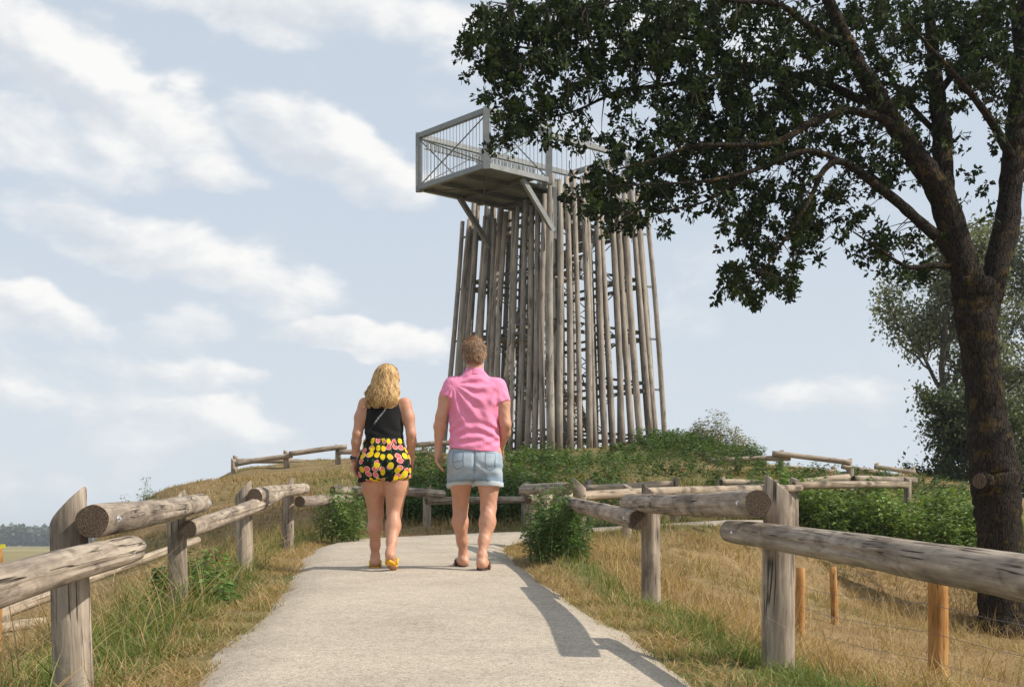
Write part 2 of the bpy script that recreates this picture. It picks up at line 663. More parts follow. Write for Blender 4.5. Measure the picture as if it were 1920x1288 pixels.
DRY = np.array((0.30, 0.205, 0.105)); GRN = np.array((0.10, 0.125, 0.042)); DIRT = np.array((0.30, 0.215, 0.155)); FIELD = np.array((0.30, 0.25, 0.115))


def zone(X, Y):
    """share of green in the ground cover, 0 to 1"""
    pd, _ = path_dist(X, Y)
    n = smooth_noise(X, Y, 1.1, 3)
    g = 0.30 + 0.5 * n
    verge = np.exp(-((pd - 0.55) / 0.45) ** 2)
    g = np.where((X > -3) & (Y < 17) & (X < 1.9), np.maximum(g, verge * (0.95 + 0.4 * n)), g)
    right = (X > 1.1 + 0.25 * n - 0.06 * (Y - 5)) & (Y < 19.0) & (pd > 0.6)
    g = np.where(right, 0.10 + 0.22 * n, g)
    left = (X < -2.2 - 0.05 * Y) & (Y < 17)
    g = np.where(left, 0.22 + 0.3 * n, g)
    mound = (Y > 18.4) & (X > -2.8) & (X < 5) & (Y < 34)
    g = np.where(mound, 0.58 + 0.6 * n, g)
    moundl = (Y > 18) & (X <= -2.8)
    g = np.where(moundl, 0.16 + 0.35 * n, g)
    return np.clip(g, 0, 1)


def build_terrain():
    xs = axis_coords(-13, 13, 0.22, 4500)
    ys = axis_coords(-3, 42, 0.22, 4500)
    X, Y = np.meshgrid(xs, ys, indexing='ij')
    Z = ground(X, Y)
    far = np.hypot(X, Y) > 120
    Z = np.where(far, -2.0, Z)
    nx, ny = X.shape
    V = np.stack([X.ravel(), Y.ravel(), Z.ravel()], 1)
    idx = np.arange(nx * ny).reshape(nx, ny)
    Q = np.stack([idx[:-1, :-1].ravel(), idx[1:, :-1].ravel(), idx[1:, 1:].ravel(), idx[:-1, 1:].ravel()], 1)
    g = zone(X.ravel(), Y.ravel())[:, None]
    col = DRY * (1 - g) + GRN * g
    d = np.hypot(X.ravel(), Y.ravel() - 15)[:, None]
    col = np.where(d > 45, FIELD * (1 + 0.25 * smooth_noise(X.ravel(), Y.ravel(), 0.05, 5)[:, None]), col)
    dm = np.exp(-(((X.ravel() - 3.4) / 1.5) ** 2 + ((Y.ravel() - 7.3) / 1.6) ** 2))[:, None]
    col = col * (1 - dm * 0.8) + DIRT * dm * 0.8
    dl = np.exp(-(((X.ravel() + 4.2) / 1.6) ** 2 + ((Y.ravel() - 8.5) / 3.0) ** 2))[:, None]
    col = col * (1 - dl * 0.6) + DIRT * dl * 0.6
    me = mesh_arrays('ground', V, [Q], cols=col, smooth=True)
    m, b, bs = new_mat('ground_cover')
    at = b.n.new('ShaderNodeAttribute'); at.attribute_name = 'Col'
    tc = b.n.new('ShaderNodeTexCoord')
    n1 = b.noise(tc.outputs['Object'], 9.0, 6, 0.7)
    n2 = b.noise(tc.outputs['Object'], 1.3, 4, 0.6)
    f = b.add(b.mul(n1, 0.7), b.mul(n2, 0.35))
    sh = b.ramp(f, [(0.35, 0.55), (0.7, 1.25)])
    setp(b, bs, b.mix(1.0, at.outputs['Color'], sh, 'MULTIPLY'), 0.95, bump=n1, bstr=0.8, bdist=0.05, spec=0.1)
    me.materials.append(m)
    return structure(link('ground', me))


build_terrain()


def build_path():
    m, b, bs = new_mat('pale_path')
    tc = b.n.new('ShaderNodeTexCoord')
    v = tc.outputs['Object']
    st = b.voro(v, 130.0, 'F1', 'Color')
    sx, sy, sz = b.sep(st)
    stone = b.ramp(sx, [(0.0, (0.13, 0.11, 0.09)), (0.13, (0.29, 0.25, 0.205)), (0.5, (0.46, 0.395, 0.318)), (1.0, (0.64, 0.57, 0.475))])
    dist = b.voro(v, 130.0)
    broad = b.noise(v, 1.6, 5, 0.6, 0.5)
    mid = b.noise(v, 14, 4, 0.65)
    stone = b.mix(0.40, stone, (0.47, 0.405, 0.325))
    col = b.mix(1.0, stone, b.ramp(broad, [(0.3, 0.86), (0.7, 1.12)]), 'MULTIPLY')
    col = b.mix(1.0, col, b.ramp(mid, [(0.3, 0.90), (0.7, 1.08)]), 'MULTIPLY')
    at = b.n.new('ShaderNodeAttribute'); at.attribute_name = 'Col'
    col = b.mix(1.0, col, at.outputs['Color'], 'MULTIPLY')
    # dark specks of grit
    gr = b.voro(v, 42.0)
    pick = b.sep(b.voro(v, 42.0, 'F1', 'Color'))[1]
    speck = b.mul(b.sstep(gr, 0.12, 0.24, 1.0, 0.0), b.sstep(pick, 0.68, 0.70))
    col = b.mix(b.mul(speck, 0.7), col, (0.13, 0.11, 0.09))
    setp(b, bs, col, 0.9, bump=b.add(b.mul(dist, -0.6), b.mul(mid, 0.4)), bstr=0.8, bdist=0.006, spec=0.2)
    pts = catmull(PATH, 40)
    n = len(pts)
    K = 13
    V = []; C = []
    r = np.random.default_rng(4)
    for i in range(n):
        a = pts[max(i - 1, 0)]; c = pts[min(i + 1, n - 1)]
        d = (c - a)[:2]; d /= np.linalg.norm(d)
        nr = np.array((d[1], -d[0]))
        s_ = i * 0.09
        for k in range(K):
            u = -1 + 2 * k / (K - 1)
            w = pts[i, 3]
            if k == 0 or k == K - 1:
                w += 0.03 * math.sin(s_ * 0.9 + k) + 0.02 * math.sin(s_ * 2.3 + 2 * k) + r.uniform(-0.008, 0.008)
            q = pts[i, :2] + nr * u * w
            z = pts[i, 2] + 0.012 * (1 - u * u) + 0.004 * math.sin(s_ * 1.3 + u * 3) - (0.05 if k in (0, K - 1) else 0.0)
            if k in (0, K - 1):
                q = q + nr * np.sign(u) * 0.03
            V.append((q[0], q[1], z))
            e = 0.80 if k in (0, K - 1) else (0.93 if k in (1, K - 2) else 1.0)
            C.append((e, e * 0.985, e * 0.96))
    idx = np.arange(n * K).reshape(n, K)
    Q = np.stack([idx[:-1, :-1].ravel(), idx[:-1, 1:].ravel(), idx[1:, 1:].ravel(), idx[1:, :-1].ravel()], 1)
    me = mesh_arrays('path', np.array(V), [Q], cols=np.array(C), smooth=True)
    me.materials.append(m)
    structure(link('path', me))


build_path()


# ------------------------------------------------------------------ log fences
def log_mesh(L, r0, r1, sides, segs, seed, bend=(0, 0), cracks=0, slant=None, rough=0.035, wob=0.006):
    r = random.Random(seed)
    ph = [r.uniform(0, 6.28) for _ in range(10)]
    ck = []
    for _ in range(cracks):
        t0 = r.uniform(-0.1, 0.55)
        ck.append((r.uniform(0, 6.28), t0, t0 + r.uniform(0.3, 0.7), r.uniform(-0.5, 0.5), r.uniform(0.14, 0.32)))
    V = []; Fq = []; mi = []
    wmax = 2.2 * math.pi / sides
    for i in range(segs + 1):
        t = i / segs
        z = L * t
        cx = bend[0] * 4 * t * (1 - t) + wob * math.sin(5 * t + ph[0])
        cy = bend[1] * 4 * t * (1 - t) + wob * math.sin(4 * t + ph[1])
        R = r0 + (r1 - r0) * t
        endr = 1.0 - 0.06 * (max(0, 1 - i / 1.2) + max(0, 1 - (segs - i) / 1.2))
        for a in range(sides):
            th = 2 * math.pi * a / sides
            q = 1 + rough * (0.6 * math.sin(2 * th + ph[2] + 2 * t) + 0.4 * math.sin(3 * th + ph[3] - 3 * t) + 0.5 * math.sin(7 * t * L + ph[4] + th) * 0.6
                             + 0.25 * math.sin(5 * th + 9 * t * L + ph[5]))
            for (tc, t0, t1, tw, dp) in ck:
                if t0 < t < t1:
                    dth = (th - (tc + tw * (t - t0)) + math.pi) % (2 * math.pi) - math.pi
                    e = max(0.0, 1 - abs(dth) / (wmax * 0.75))
                    s = math.sin(math.pi * (t - t0) / (t1 - t0))
                    q -= dp * e * min(1, s * 2)
            x = cx + R * q * endr * math.cos(th)
            y = cy + R * q * endr * math.sin(th)
            zz = z
            if slant is not None and i >= segs - 1:
                # sawn at a slant: high towards slant direction
                k = (slant[0] * math.cos(th) + slant[1] * math.sin(th))
                zz = (L if i == segs else L - 0.010) + k * R * slant[2]
            elif slant is not None:
                zz = z * (L - R * slant[2] - 0.02) / L
            V.append((x, y, zz))
    for i in range(segs):
        for a in range(sides):
            a2 = (a + 1) % sides
            Fq.append((i * sides + a, i * sides + a2, (i + 1) * sides + a2, (i + 1) * sides + a)); mi.append(0)
    for base, flip in ((0, True), (segs * sides, False)):
        cxy = np.mean([V[base + a] for a in range(sides)], axis=0)
        c = len(V); V.append(tuple(cxy))
        for a in range(sides):
            a2 = (a + 1) % sides
            tri = (base + a, base + a2, c) if not flip else (base + a2, base + a, c)
            Fq.append(tri); mi.append(1 if slant is None else 0)
    me = bpy.data.meshes.new('log')
    me.from_pydata(V, [], Fq)
    me.update()
    me.polygons.foreach_set('material_index', mi)
    sm = [i < segs * sides for i in range(len(Fq))]
    me.polygons.foreach_set('use_smooth', sm)
    return me


SEED = [100]


def rail(parent, A, B, r0, r1, bend=0.0, near=False, mat=None, bolts=True):
    A, B = Vector(A), Vector(B)
    d = B - A
    SEED[0] += 1
    sides, segs = (44, 46) if near else (14, 12)
    me = log_mesh(d.length, r0, r1, sides, segs, SEED[0], (bend, bend * 0.5), 9 if near else 0, rough=0.055 if near else 0.04, wob=0.009)
    mw = Matrix.Translation(A) @ d.to_track_quat('Z', 'Y').to_matrix().to_4x4()
    o = link('rail', me, parent, mw, (mat or M_LOG, M_END))
    if bolts and near:
        # galvanised coach bolts on the path side, near both ends
        side = -1 if A.x > 0.3 else 1
        for t in (0.045, 0.955):
            c = A + d * t
            s = Vector((side, 0, 0)) - d.normalized() * d.normalized().x * side
            s.normalize()
            s = (s + Vector((0, -0.45, 0.1))).normalized()
            R = r0 + (r1 - r0) * t
            mb = MB().tube([c + s * (R - 0.01), c + s * (R + 0.003)], 0.0115, 8).tube([c + s * (R + 0.003), c + s * (R + 0.010)], 0.0065, 6)
            bm = mb.mesh('bolt')
            bm.materials.append(M_BOLT)
            bo = bpy.data.objects.new('bolt', bm)
            COL.objects.link(bo)
            bo.parent = o
            bo.matrix_basis = mw.inverted()
    return o


def post(parent, x, y, ztop, r, slant=(1, 0, 0.9), near=False, lean=(0, 0), mat=None, zbase=None):
    zb = (gz(x, y) if zbase is None else zbase) - 0.25
    L = ztop - zb - r * slant[2]
    SEED[0] += 1
    me = log_mesh(L, r * 1.06, r, 40 if near else 14, 24 if near else 6, SEED[0], (0, 0), 3 if near else 0, slant, rough=0.03, wob=0.003)
    ax = Vector((lean[0], lean[1], 1)).normalized()
    q = Vector((0, 0, 1)).rotation_difference(ax)
    mw = Matrix.Translation((x - lean[0] * L, y - lean[1] * L, zb)) @ q.to_matrix().to_4x4()
    return link('post', me, parent, mw, (mat or M_LOG, M_END))


def fence(label, loc):
    return thing('log_fence', label, 'fence', loc, 'knee-high log fences along the path')


# left fence, wrapping round the outside of the bend
FL = fence('long log fence left of the path, curving round behind the walking couple', (-1.46, 4.46, zp(4.46)))
post(FL, -1.36, 1.6, 0.08, 0.062, (1, 0, 1.0))
for (px, py, Y, r, near, ln) in ((128, 912, 4.46, .062, True, -.03), (331, 918, 7.7, .054, True, -.02), (457, 900, 10.6, .064, True, -.01), (540, 895, 14.5, .062, False, 0),
                                 (627, 905, 17.5, .062, False, 0), (801, 908, 19.0, .057, False, 0)):
    c = P(px, py, Y)
    post(FL, c.x, Y, c.z, r, (1, 0.1, 0.95), near, (ln, 0))
rail(FL, (-1.22, 1.35, -.285), (-1.335, 4.68, -.022), .062, .050, 0.018, True)
rail(FL, P(178, 978, 4.28), P(383, 944, 7.98), .056, .052, 0.012, True)
rail(FL, P(352, 993, 7.45), P(522, 924, 12.2), .050, .056, -0.02, True)
rail(FL, P(476, 932, 10.35), P(570, 914, 14.9), .062, .062, 0.01, True)
rail(FL, P(562, 939, 14.2), P(657, 937, 16.8), .062, .056, 0.01)
rail(FL, P(624, 919, 17.2), P(830, 926, 18.8), .062, .060, 0.012)
rail(FL, P(800, 940, 18.75), P(986, 935, 19.5), .055, .052, -0.012)
for (px, py, Y) in ((985, 902, 19.7), (1103, 898, 19.9), (1265, 893, 19.8), (1352, 893, 20.9), (1594, 878, 22.0)):
    c = P(px, py, Y)
    post(FL, c.x, Y, c.z, .062, (0.6, -0.6, 0.6))
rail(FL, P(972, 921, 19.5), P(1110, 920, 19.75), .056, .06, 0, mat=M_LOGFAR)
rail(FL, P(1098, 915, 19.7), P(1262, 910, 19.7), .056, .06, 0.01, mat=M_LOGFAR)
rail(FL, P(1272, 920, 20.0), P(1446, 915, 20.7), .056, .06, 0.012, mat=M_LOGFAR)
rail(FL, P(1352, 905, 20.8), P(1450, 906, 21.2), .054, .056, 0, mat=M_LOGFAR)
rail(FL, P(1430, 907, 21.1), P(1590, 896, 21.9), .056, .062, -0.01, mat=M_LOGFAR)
rail(FL, P(1600, 899, 21.9), P(1716, 900, 22.5), .058, .062, 0.01)

# right fence
FR = fence('thick log fence right of the path, nearest the oak', (1.09, 5.48, zp(5.48)))
post(FR, 1.50, 2.4, 0.10, .066, (-1, 0, 0.7))
for (px, py, Y, r, near, ln) in ((1464, 890, 5.48, .066, True, .02), (1221, 906, 8.5, .060, True, .005), (1086, 895, 12.5, .062, True, 0), (1020, 905, 13.9, .06, False, 0)):
    c = P(px, py, Y)
    post(FR, c.x, Y, c.z, r, (-1, 0, 0.8), near, (ln, 0))
rail(FR, (1.405, 2.15, -.141), P(1371, 997, 5.85), .068, .050, -0.012, True)
rail(FR, P(1424, 946, 5.20), P(1180, 942, 8.75), .056, .058, 0.0, True)
rail(FR, P(1197, 975, 8.08), P(1048, 937, 13.2), .060, .058, 0.01, True)
rail(FR, P(1066, 918, 12.3), P(985, 915, 14.2), .058, .058, 0, True)

# inner return of the bend, behind the tall weeds
FI = fence('short log fence behind the tall weeds at the inside of the bend', (0.9, 15.3, -.1))
for (px, py, Y) in ((997, 908, 14.6), (1176, 906, 16.0), (1490, 893, 19.6), (1702, 893, 20.8)):
    c = P(px, py, Y)
    post(FI, c.x, Y, c.z, .058, (-0.6, 0.5, 0.5))
rail(FI, P(990, 935, 14.4), P(1186, 926, 15.9), .056, .056, 0, mat=M_LOGFAR)
rail(FI, P(1168, 925, 15.8), P(1500, 914, 19.4), .056, .056, 0, mat=M_LOGFAR)
rail(FI, P(1488, 911, 19.4), P(1700, 908, 20.6), .056, .058, 0.0, mat=M_LOGFAR)

# upper fences on the mound
FU = fence('weathered log fence on the mound crest left of the tower', P(537, 877, 28.5))
for (px, py, Y) in ((438, 857, 28.5), (537, 842, 28.5), (634, 831, 28.5), (796, 826, 28.7), (900, 822, 29)):
    c = P(px, py, Y)
    post(FU, c.x, Y, c.z, .06, (-0.6, 0.3, 0.8))
for A, B in (((441, 871), (548, 853)), ((542, 850), (650, 838)), ((636, 848), (806, 848)), ((778, 834), (905, 829))):
    rail(FU, P(A[0], A[1], 28.35), P(B[0], B[1], 28.4), .058, .056, 0.02)
FB = fence('sunlit pale log rails farther back on the mound crest', P(440, 885, 31.0))
for (px, py, Y) in ((441, 852, 31.2), (600, 858, 31.4), (670, 862, 31.4)):
    c = P(px, py, Y)
    post(FB, c.x, Y, c.z, .058, (-0.6, 0.3, 0.5), mat=M_LOGFAR)
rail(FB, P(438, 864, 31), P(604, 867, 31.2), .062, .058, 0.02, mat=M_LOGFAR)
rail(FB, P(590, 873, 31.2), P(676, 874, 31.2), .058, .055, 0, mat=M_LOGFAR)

FV = fence('weathered log fence on the mound crest right of the tower', P(1464, 878, 30))
for (px, py, Y) in ((1322, 846, 30.0), (1464, 842, 30), (1592, 858, 29.8)):
    c = P(px, py, Y)
    post(FV, c.x, Y, c.z, .066, (0.5, 0.3, 0.5))
rail(FV, P(1325, 863, 29.85), P(1482, 860, 29.85), .064, .058, 0.03)
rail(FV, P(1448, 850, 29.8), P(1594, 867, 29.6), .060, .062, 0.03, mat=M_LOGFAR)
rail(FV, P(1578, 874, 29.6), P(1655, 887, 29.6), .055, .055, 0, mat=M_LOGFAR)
FW = fence('low pale log rails behind the weeds below the crest on the right', P(1560, 890, 31))
for (px, py, Y) in ((1434, 858, 31.2), (1562, 872, 31.4), (1644, 866, 32), (1712, 874, 32)):
    c = P(px, py, Y)
    post(FW, c.x, Y, c.z, .055, (0.5, 0.3, 0.5), mat=M_LOGFAR)
rail(FW, P(1430, 872, 31), P(1572, 886, 31.2), .058, .055, 0.02, mat=M_LOGFAR)
rail(FW, P(1640, 876, 31.8), P(1716, 885, 31.8), .055, .055, 0)

# lower fence at far left, seen under the near rail
FX = fence('low slanting log rails down the bank behind the left fence', P(60, 1180, 12.2))
for (px, py, Y) in ((118, 1095, 13.2), (330, 1005, 15.6), (6, 1150, 12.2)):
    c = P(px, py, Y)
    post(FX, c.x, Y, c.z, .06, (0.5, 0.3, 0.4))
rail(FX, P(-60, 1172, 11.8), P(160, 1096, 13.4), .052, .050, 0.01, mat=M_LOGFAR)
rail(FX, P(120, 1106, 13.1), P(372, 1011, 15.9), .052, .046, 0.02, mat=M_LOGFAR)
rail(FX, P(-80, 1186, 11.6), P(90, 1167, 12.3), .052, .048, 0, mat=M_LOGFAR)


# ------------------------------------------------------------------ wire fence on thin stakes
def stake(parent, px, pyt, Y, r, seed):
    c = P(px, pyt, Y)
    zb = gz(c.x, Y) - 0.3
    me = log_mesh(c.z - zb, r, r * 0.95, 18, 10, seed, (0.004, 0.0), 0, None, 0.03, 0.004)
    return link('stake', me, parent, Matrix.Translation((c.x, Y, zb)), (M_STAKE, M_LOG))


FS = thing('wire_fence', 'low wire fence on orange-brown stakes below the right log fence', 'fence', (1.8, 8, gz(1.8, 8)))
stk = [(1756, 1060, 5.7, .043), (1500, 1064, 8.3, .031), (1563, 1062, 10.5, .030), (2150, 1100, 4.9, .04), (1768, 1075, 6.0, .02)]
for i, (px, py, Y, r) in enumerate(stk):
    stake(FS, px, py, Y, r, 300 + i)


def wire(parent, pts, r=0.0012):
    MB().tube(pts, r, 4).build('wire', M_WIRE, parent, smooth=True)


for k in range(4):
    h = 0.08 + 0.12 * k
    pts = []
    for (px, pyt, Y) in ((2150, 1100, 4.9), (1756, 1060, 5.7), (1500, 1064, 8.3), (1563, 1062, 10.5), (1640, 1040, 14.0)):
        x = (px - 960) * Y / F
        pts.append(Vector((x - 0.03, Y, gz(x, Y) + h)))
    sm = catmull([tuple(p) for p in pts], 6)
    wire(FS, [Vector(p) + Vector((0, 0, -0.02 * math.sin(3.14 * ((i % 6) / 6)))) for i, p in enumerate(sm)])
FT = thing('marker_stake', 'orange-brown stake with a yellow tag at the left edge behind the near rail', 'stake', P(-4, 1240, 8.0))
stake(FT, -8, 1022, 8.0, .036, 320)
c = P(0, 1024, 7.93)
MB().obox(c, (0.03, 0, 0.002), (0, 0.003, 0), (0, 0, 0.012)).build('tag', mat_simple('yellow_tag', (0.85, 0.75, 0.05), 0.5), FT)

# ------------------------------------------------------------------ observation tower
TO = Vector((1.18, 37.05, 2.42))
ua = Vector((-0.655, 0.7556, 0)); ub = Vector((0.7556, 0.655, 0))


def TP(a, b_, z):
    return Vector((TO.x, TO.y, 0)) + ua * a + ub * b_ + Vector((0, 0, z))


def hs(z):
    return 2.02 - 0.056 * (z - 2.42)


TW = thing('observation_tower', 'tall wooden pole observation tower with a cantilevered steel viewing platform', 'tower', TO)


def pole(A, B, r, seed):
    d = B - A
    rr = random.Random(seed)
    me = log_mesh(d.length, r * 1.1, r * 0.88, 10, 7, seed, (rr.uniform(-.035, .035), rr.uniform(-.035, .035)), 0, None, 0.05, 0.02)
    mw = Matrix.Translation(A) @ d.to_track_quat('Z', 'Y').to_matrix().to_4x4()
    return link('pole', me, TW, mw, (M_POLE, M_END))


def fpole(fa, fb, z0, z1, r, seed, da=0, db=0):
    A = TP(fa * hs(z0) + da, fb * hs(z0) + db, z0)
    B = TP(fa * hs(z1) + da, fb * hs(z1) + db, z1)
    pole(A, B, r, seed)


rr = random.Random(11)
sd = 1000
fpole(-1.0, -1.0, 2.38, 9.6, .100, sd)                       # thick corner pole
NL = 14
for i in range(1, NL):                                       # left face
    f = -1 + 2 * i / (NL - 1) + rr.uniform(-.022, .022)
    sd += 1
    fpole(f, -1.0, 2.40 + rr.uniform(-.05, .03), 9.05 + rr.uniform(-.18, .12) - 0.15 * (i / NL), .078 + rr.uniform(-.012, .012), sd, 0, rr.uniform(-.06, .05))
sd += 1
fpole(1.0, -1.0, 2.0, 9.0, .072, sd, .24, -.12)              # the lone pole at the left end
NR = 13
for i in range(1, NR):                                       # right face
    f = -1 + 2 * i / (NR - 1) + rr.uniform(-.03, .03)
    sd += 1
    fpole(-1.0, f, 2.40 + rr.uniform(-.08, .03), 9.8 + rr.uniform(-.35, .6), .076 + rr.uniform(-.012, .014), sd, rr.uniform(-.06, .06), 0)
sd += 1
fpole(-1.0, 1.0, 2.1, 9.9, .072, sd, -.1, .22)
for i in range(0, 13):                                       # the two far faces
    f = -1 + 2 * i / 12 + rr.uniform(-.03, .03)
    sd += 1
    fpole(1.0, f, 2.3, 9.9 + rr.uniform(-.4, .8), .074, sd, rr.uniform(-.05, .05), 0)
    if i < 12:
        sd += 1
        fpole(f, 1.0, 2.3, 10.0 + rr.uniform(-.4, .8), .074, sd, 0, rr.uniform(-.05, .05))


def tbox(name, A, B, w, h, mat=None, parent=None):
    return MB().box(A, B, w, h).build(name, mat or M_STEEL, parent or TW)


LEV = [2.72, 4.2, 5.6, 7.05, 8.5]
for z in LEV:
    for (s, w) in ((hs(z) - .13, 0), ):
        cs = [TP(-s, -s, z), TP(s, -s, z), TP(s, s, z), TP(-s, s, z)]
        for i in range(4):
            e = (cs[(i + 1) % 4] - cs[i]).normalized() * 0.05
            tbox('ring_beam', cs[i] + e, cs[(i + 1) % 4] - e, .07, .09, M_STEELD)
            up_ = Vector((0, 0, .22))
            tbox('ring_beam', cs[i] + e + up_, cs[(i + 1) % 4] - e + up_, .06, .06, M_STEELD)
    # short brackets that hold the lone poles
    tbox('bracket', TP(hs(z) - .1, -hs(z) + .0, z + .04), TP(hs(z) + .22, -hs(z) - .10, z + .04), .05, .05, M_STEELD)
    tbox('bracket', TP(-hs(z), hs(z) - .1, z + .04), TP(-hs(z) - .08, hs(z) + .20, z + .04), .05, .05, M_STEELD)
INN = 1.28
for sa, sb in ((-1, -1), (1, -1), (1, 1), (-1, 1)):
    zt = 9.3
    tbox('steel_column', TP(sa * INN, sb * INN, 1.7), TP(sa * INN, sb * INN, zt), .14, .14)
tbox('steel_column', TP(-1.62, -1.55, 2.0), TP(-1.40, -1.40, 9.3), .16, .16)
for z0, z1 in zip(LEV[:-1], LEV[1:]):
    for k, (A, B) in enumerate((((-1, -1), (1, -1)), ((-1, -1), (-1, 1)), ((1, 1), (1, -1)), ((1, 1), (-1, 1)))):
        MB().tube([TP(A[0] * INN, A[1] * INN, z0), TP(B[0] * INN, B[1] * INN, z1)], .016, 5).build('tie_rod', M_STEELD, TW)
        MB().tube([TP(A[0] * INN, A[1] * INN, z1), TP(B[0] * INN, B[1] * INN, z0)], .016, 5).build('tie_rod', M_STEELD, TW)
# stairs wind up inside, one flight a storey along each side in turn
zs = [2.4] + LEV[1:] + [9.3]
cor = [(-1, -1), (-1, 1), (1, 1), (1, -1)]
for k in range(5):
    z0, z1 = zs[k], zs[k + 1]
    c0 = cor[(k + 1) % 4]; c1 = cor[(k + 2) % 4]
    A = TP(c0[0] * .82, c0[1] * .82, z0); B = TP(c1[0] * .82, c1[1] * .82, z1)
    flat = Vector((B.x - A.x, B.y - A.y, 0)).normalized()
    sidev = Vector((-flat.y, flat.x, 0))
    A2 = A + flat * .38; B2 = B - flat * .38
    for s in (-1, 1):
        tbox('stringer', A2 + sidev * s * .44, B2 + sidev * s * .44, .04, .2)
        MB().tube([A2 + sidev * s * .44 + Vector((0, 0, 1)), B2 + sidev * s * .44 + Vector((0, 0, 1))], .02, 6).build('handrail', M_STEEL, TW)
    for i in range(7):
        p = A2.lerp(B2, (i + .5) / 7)
        MB().obox(p, flat * .12, sidev * .43, Vector((0, 0, .02))).build('stair_tread', M_TREAD, TW)
    for j in range(4):
        q = B + (flat * (-.33 + .22 * j))
        MB().obox(q + Vector((0, 0, .01)), flat * .10, sidev * .42, Vector((0, 0, .02))).build('landing_board', M_TREAD, TW)

# viewing platform
A0, A1, B0, B1, ZF, ZT = -1.87, 0.91, -4.02, -1.92, 9.34, 10.70
bw = .13
AI = -1.42
for (a0, b0, a1, b1) in ((A0, B0, A1, B0), (A0, B0, A0, B1), (A1, B0, A1, 1.45), (AI, B1, AI, 1.45)):
    for z in (ZF, ZT):
        d = (TP(a1, b1, z) - TP(a0, b0, z)).normalized() * .065
        tbox('platform_beam', TP(a0, b0, z) + d, TP(a1, b1, z) - d, bw, bw)
tbox('platform_beam', TP(AI, 1.45, ZT), TP(A1, 1.45, ZT), bw, bw)
tbox('platform_beam', TP(A0 + .07, B1, ZT), TP(AI - .07, B1, ZT), bw, bw)
for (a, b_) in ((A0, B0), (A1, B0), (A0, B1), (A1, B1), (AI, 1.45), (A1, 1.45)):
    tbox('platform_post', TP(a, b_, ZF - .10), TP(a, b_, ZT + .08), .16, .16)
for f in (.33, .66):
    b_ = B0 + (1.6 - B0) * f * .8
    tbox('floor_joist', TP((A0 if b_ < B1 else AI) + .08, b_, ZF - .035), TP(A1 - .08, b_, ZF - .035), .08, .1, M_STEELD)
a_mid = (A0 + A1) / 2
for a in (A0 + .9, A0 + 1.9):
    tbox('floor_joist', TP(a, B0 + .08, ZF - .04), TP(a, 1.3, ZF - .04), .09, .12, M_STEELD)
NP = 6
for i in range(NP):                                          # floor plates
    b0 = B0 + .07 + i * (5.4 / NP); b1 = b0 + 5.4 / NP - .012
    for (a0, a1) in ((A0 + .07 if b1 < B1 + .3 else AI + .07, a_mid - .006), (a_mid + .006, A1 - .07)):
        c_ = TP((a0 + a1) / 2, (b0 + b1) / 2, ZF + .035)
        MB().obox(c_, ua * (a1 - a0) / 2, ub * (b1 - b0) / 2, Vector((0, 0, .012))).build('floor_plate', M_STEEL, TW)
for (a0, b0, a1, b1) in ((A0 + .1, B0 + .1, A1 - .1, B1), (A1 - .1, B0 + .1, A0 + .1, B1)):
    MB().tube([TP(a0, b0, ZF - .09), TP(a1, b1, ZF - .09)], .016, 5).build('tie_rod', M_STEELD, TW)


def balusters(a0, b0, a1, b1, n):
    for i in range(n):
        t = (i + 1) / (n + 1)
        a = a0 + (a1 - a0) * t; b_ = b0 + (b1 - b0) * t
        MB().tube([TP(a, b_, ZF + .06), TP(a, b_, ZT - .06)], .0075, 5, False).build('baluster', M_STEEL, TW)


balusters(A0, B0, A1, B0, 20)
balusters(A0, B0, A0, B1, 15)
balusters(A1, B0, A1, B1, 15)
balusters(AI, B1, AI, 1.4, 18)
balusters(A1, B1, A1, 1.4, 18)
for (a0, b0, a1, b1) in ((A0 + .09, B0, A1 - .09, B0), (A0, B0 + .09, A0, B1 - .09), (A1, B0 + .09, A1, B1 - .09)):
    na = Vector((0, 0, 0))
    off = .03 if a0 == a1 else 0
    MB().tube([TP(a0 - off, b0 - (0 if off else .03), ZF + .10), TP(a1 - off, b1 - (0 if off else .03), ZT - .10)], .017, 6).build('brace_rod', M_STEELD, TW)
    MB().tube([TP(a0 + off, b0 + (0 if off else .03), ZT - .10), TP(a1 + off, b1 + (0 if off else .03), ZF + .10)], .017, 6).build('brace_rod', M_STEELD, TW)
for i in range(30):                                          # slatted backrest on the far side
    b_ = B0 + .25 + i * (3.9 / 30)
    MB().obox(TP(A1 - .06, b_, ZT - .22), ua * .012, ub * .040, Vector((0, 0, .085))).build('slat', M_STEELD, TW)
for z in (ZT - .13, ZT - .31):
    tbox('slat_rail', TP(A1 - .035, B0 + .15, z), TP(A1 - .035, 0.1, z), .02, .02)
for a in (A0 + .12, A1 - .12):                               # raking struts under the cantilever
    tbox('strut', TP(a, -2.75, ZF - .06), TP(a, -1.66, 8.1), .10, .13)
    tbox('strut', TP(a, -1.60, 7.9), TP(a, -1.60, 9.25), .10, .10)

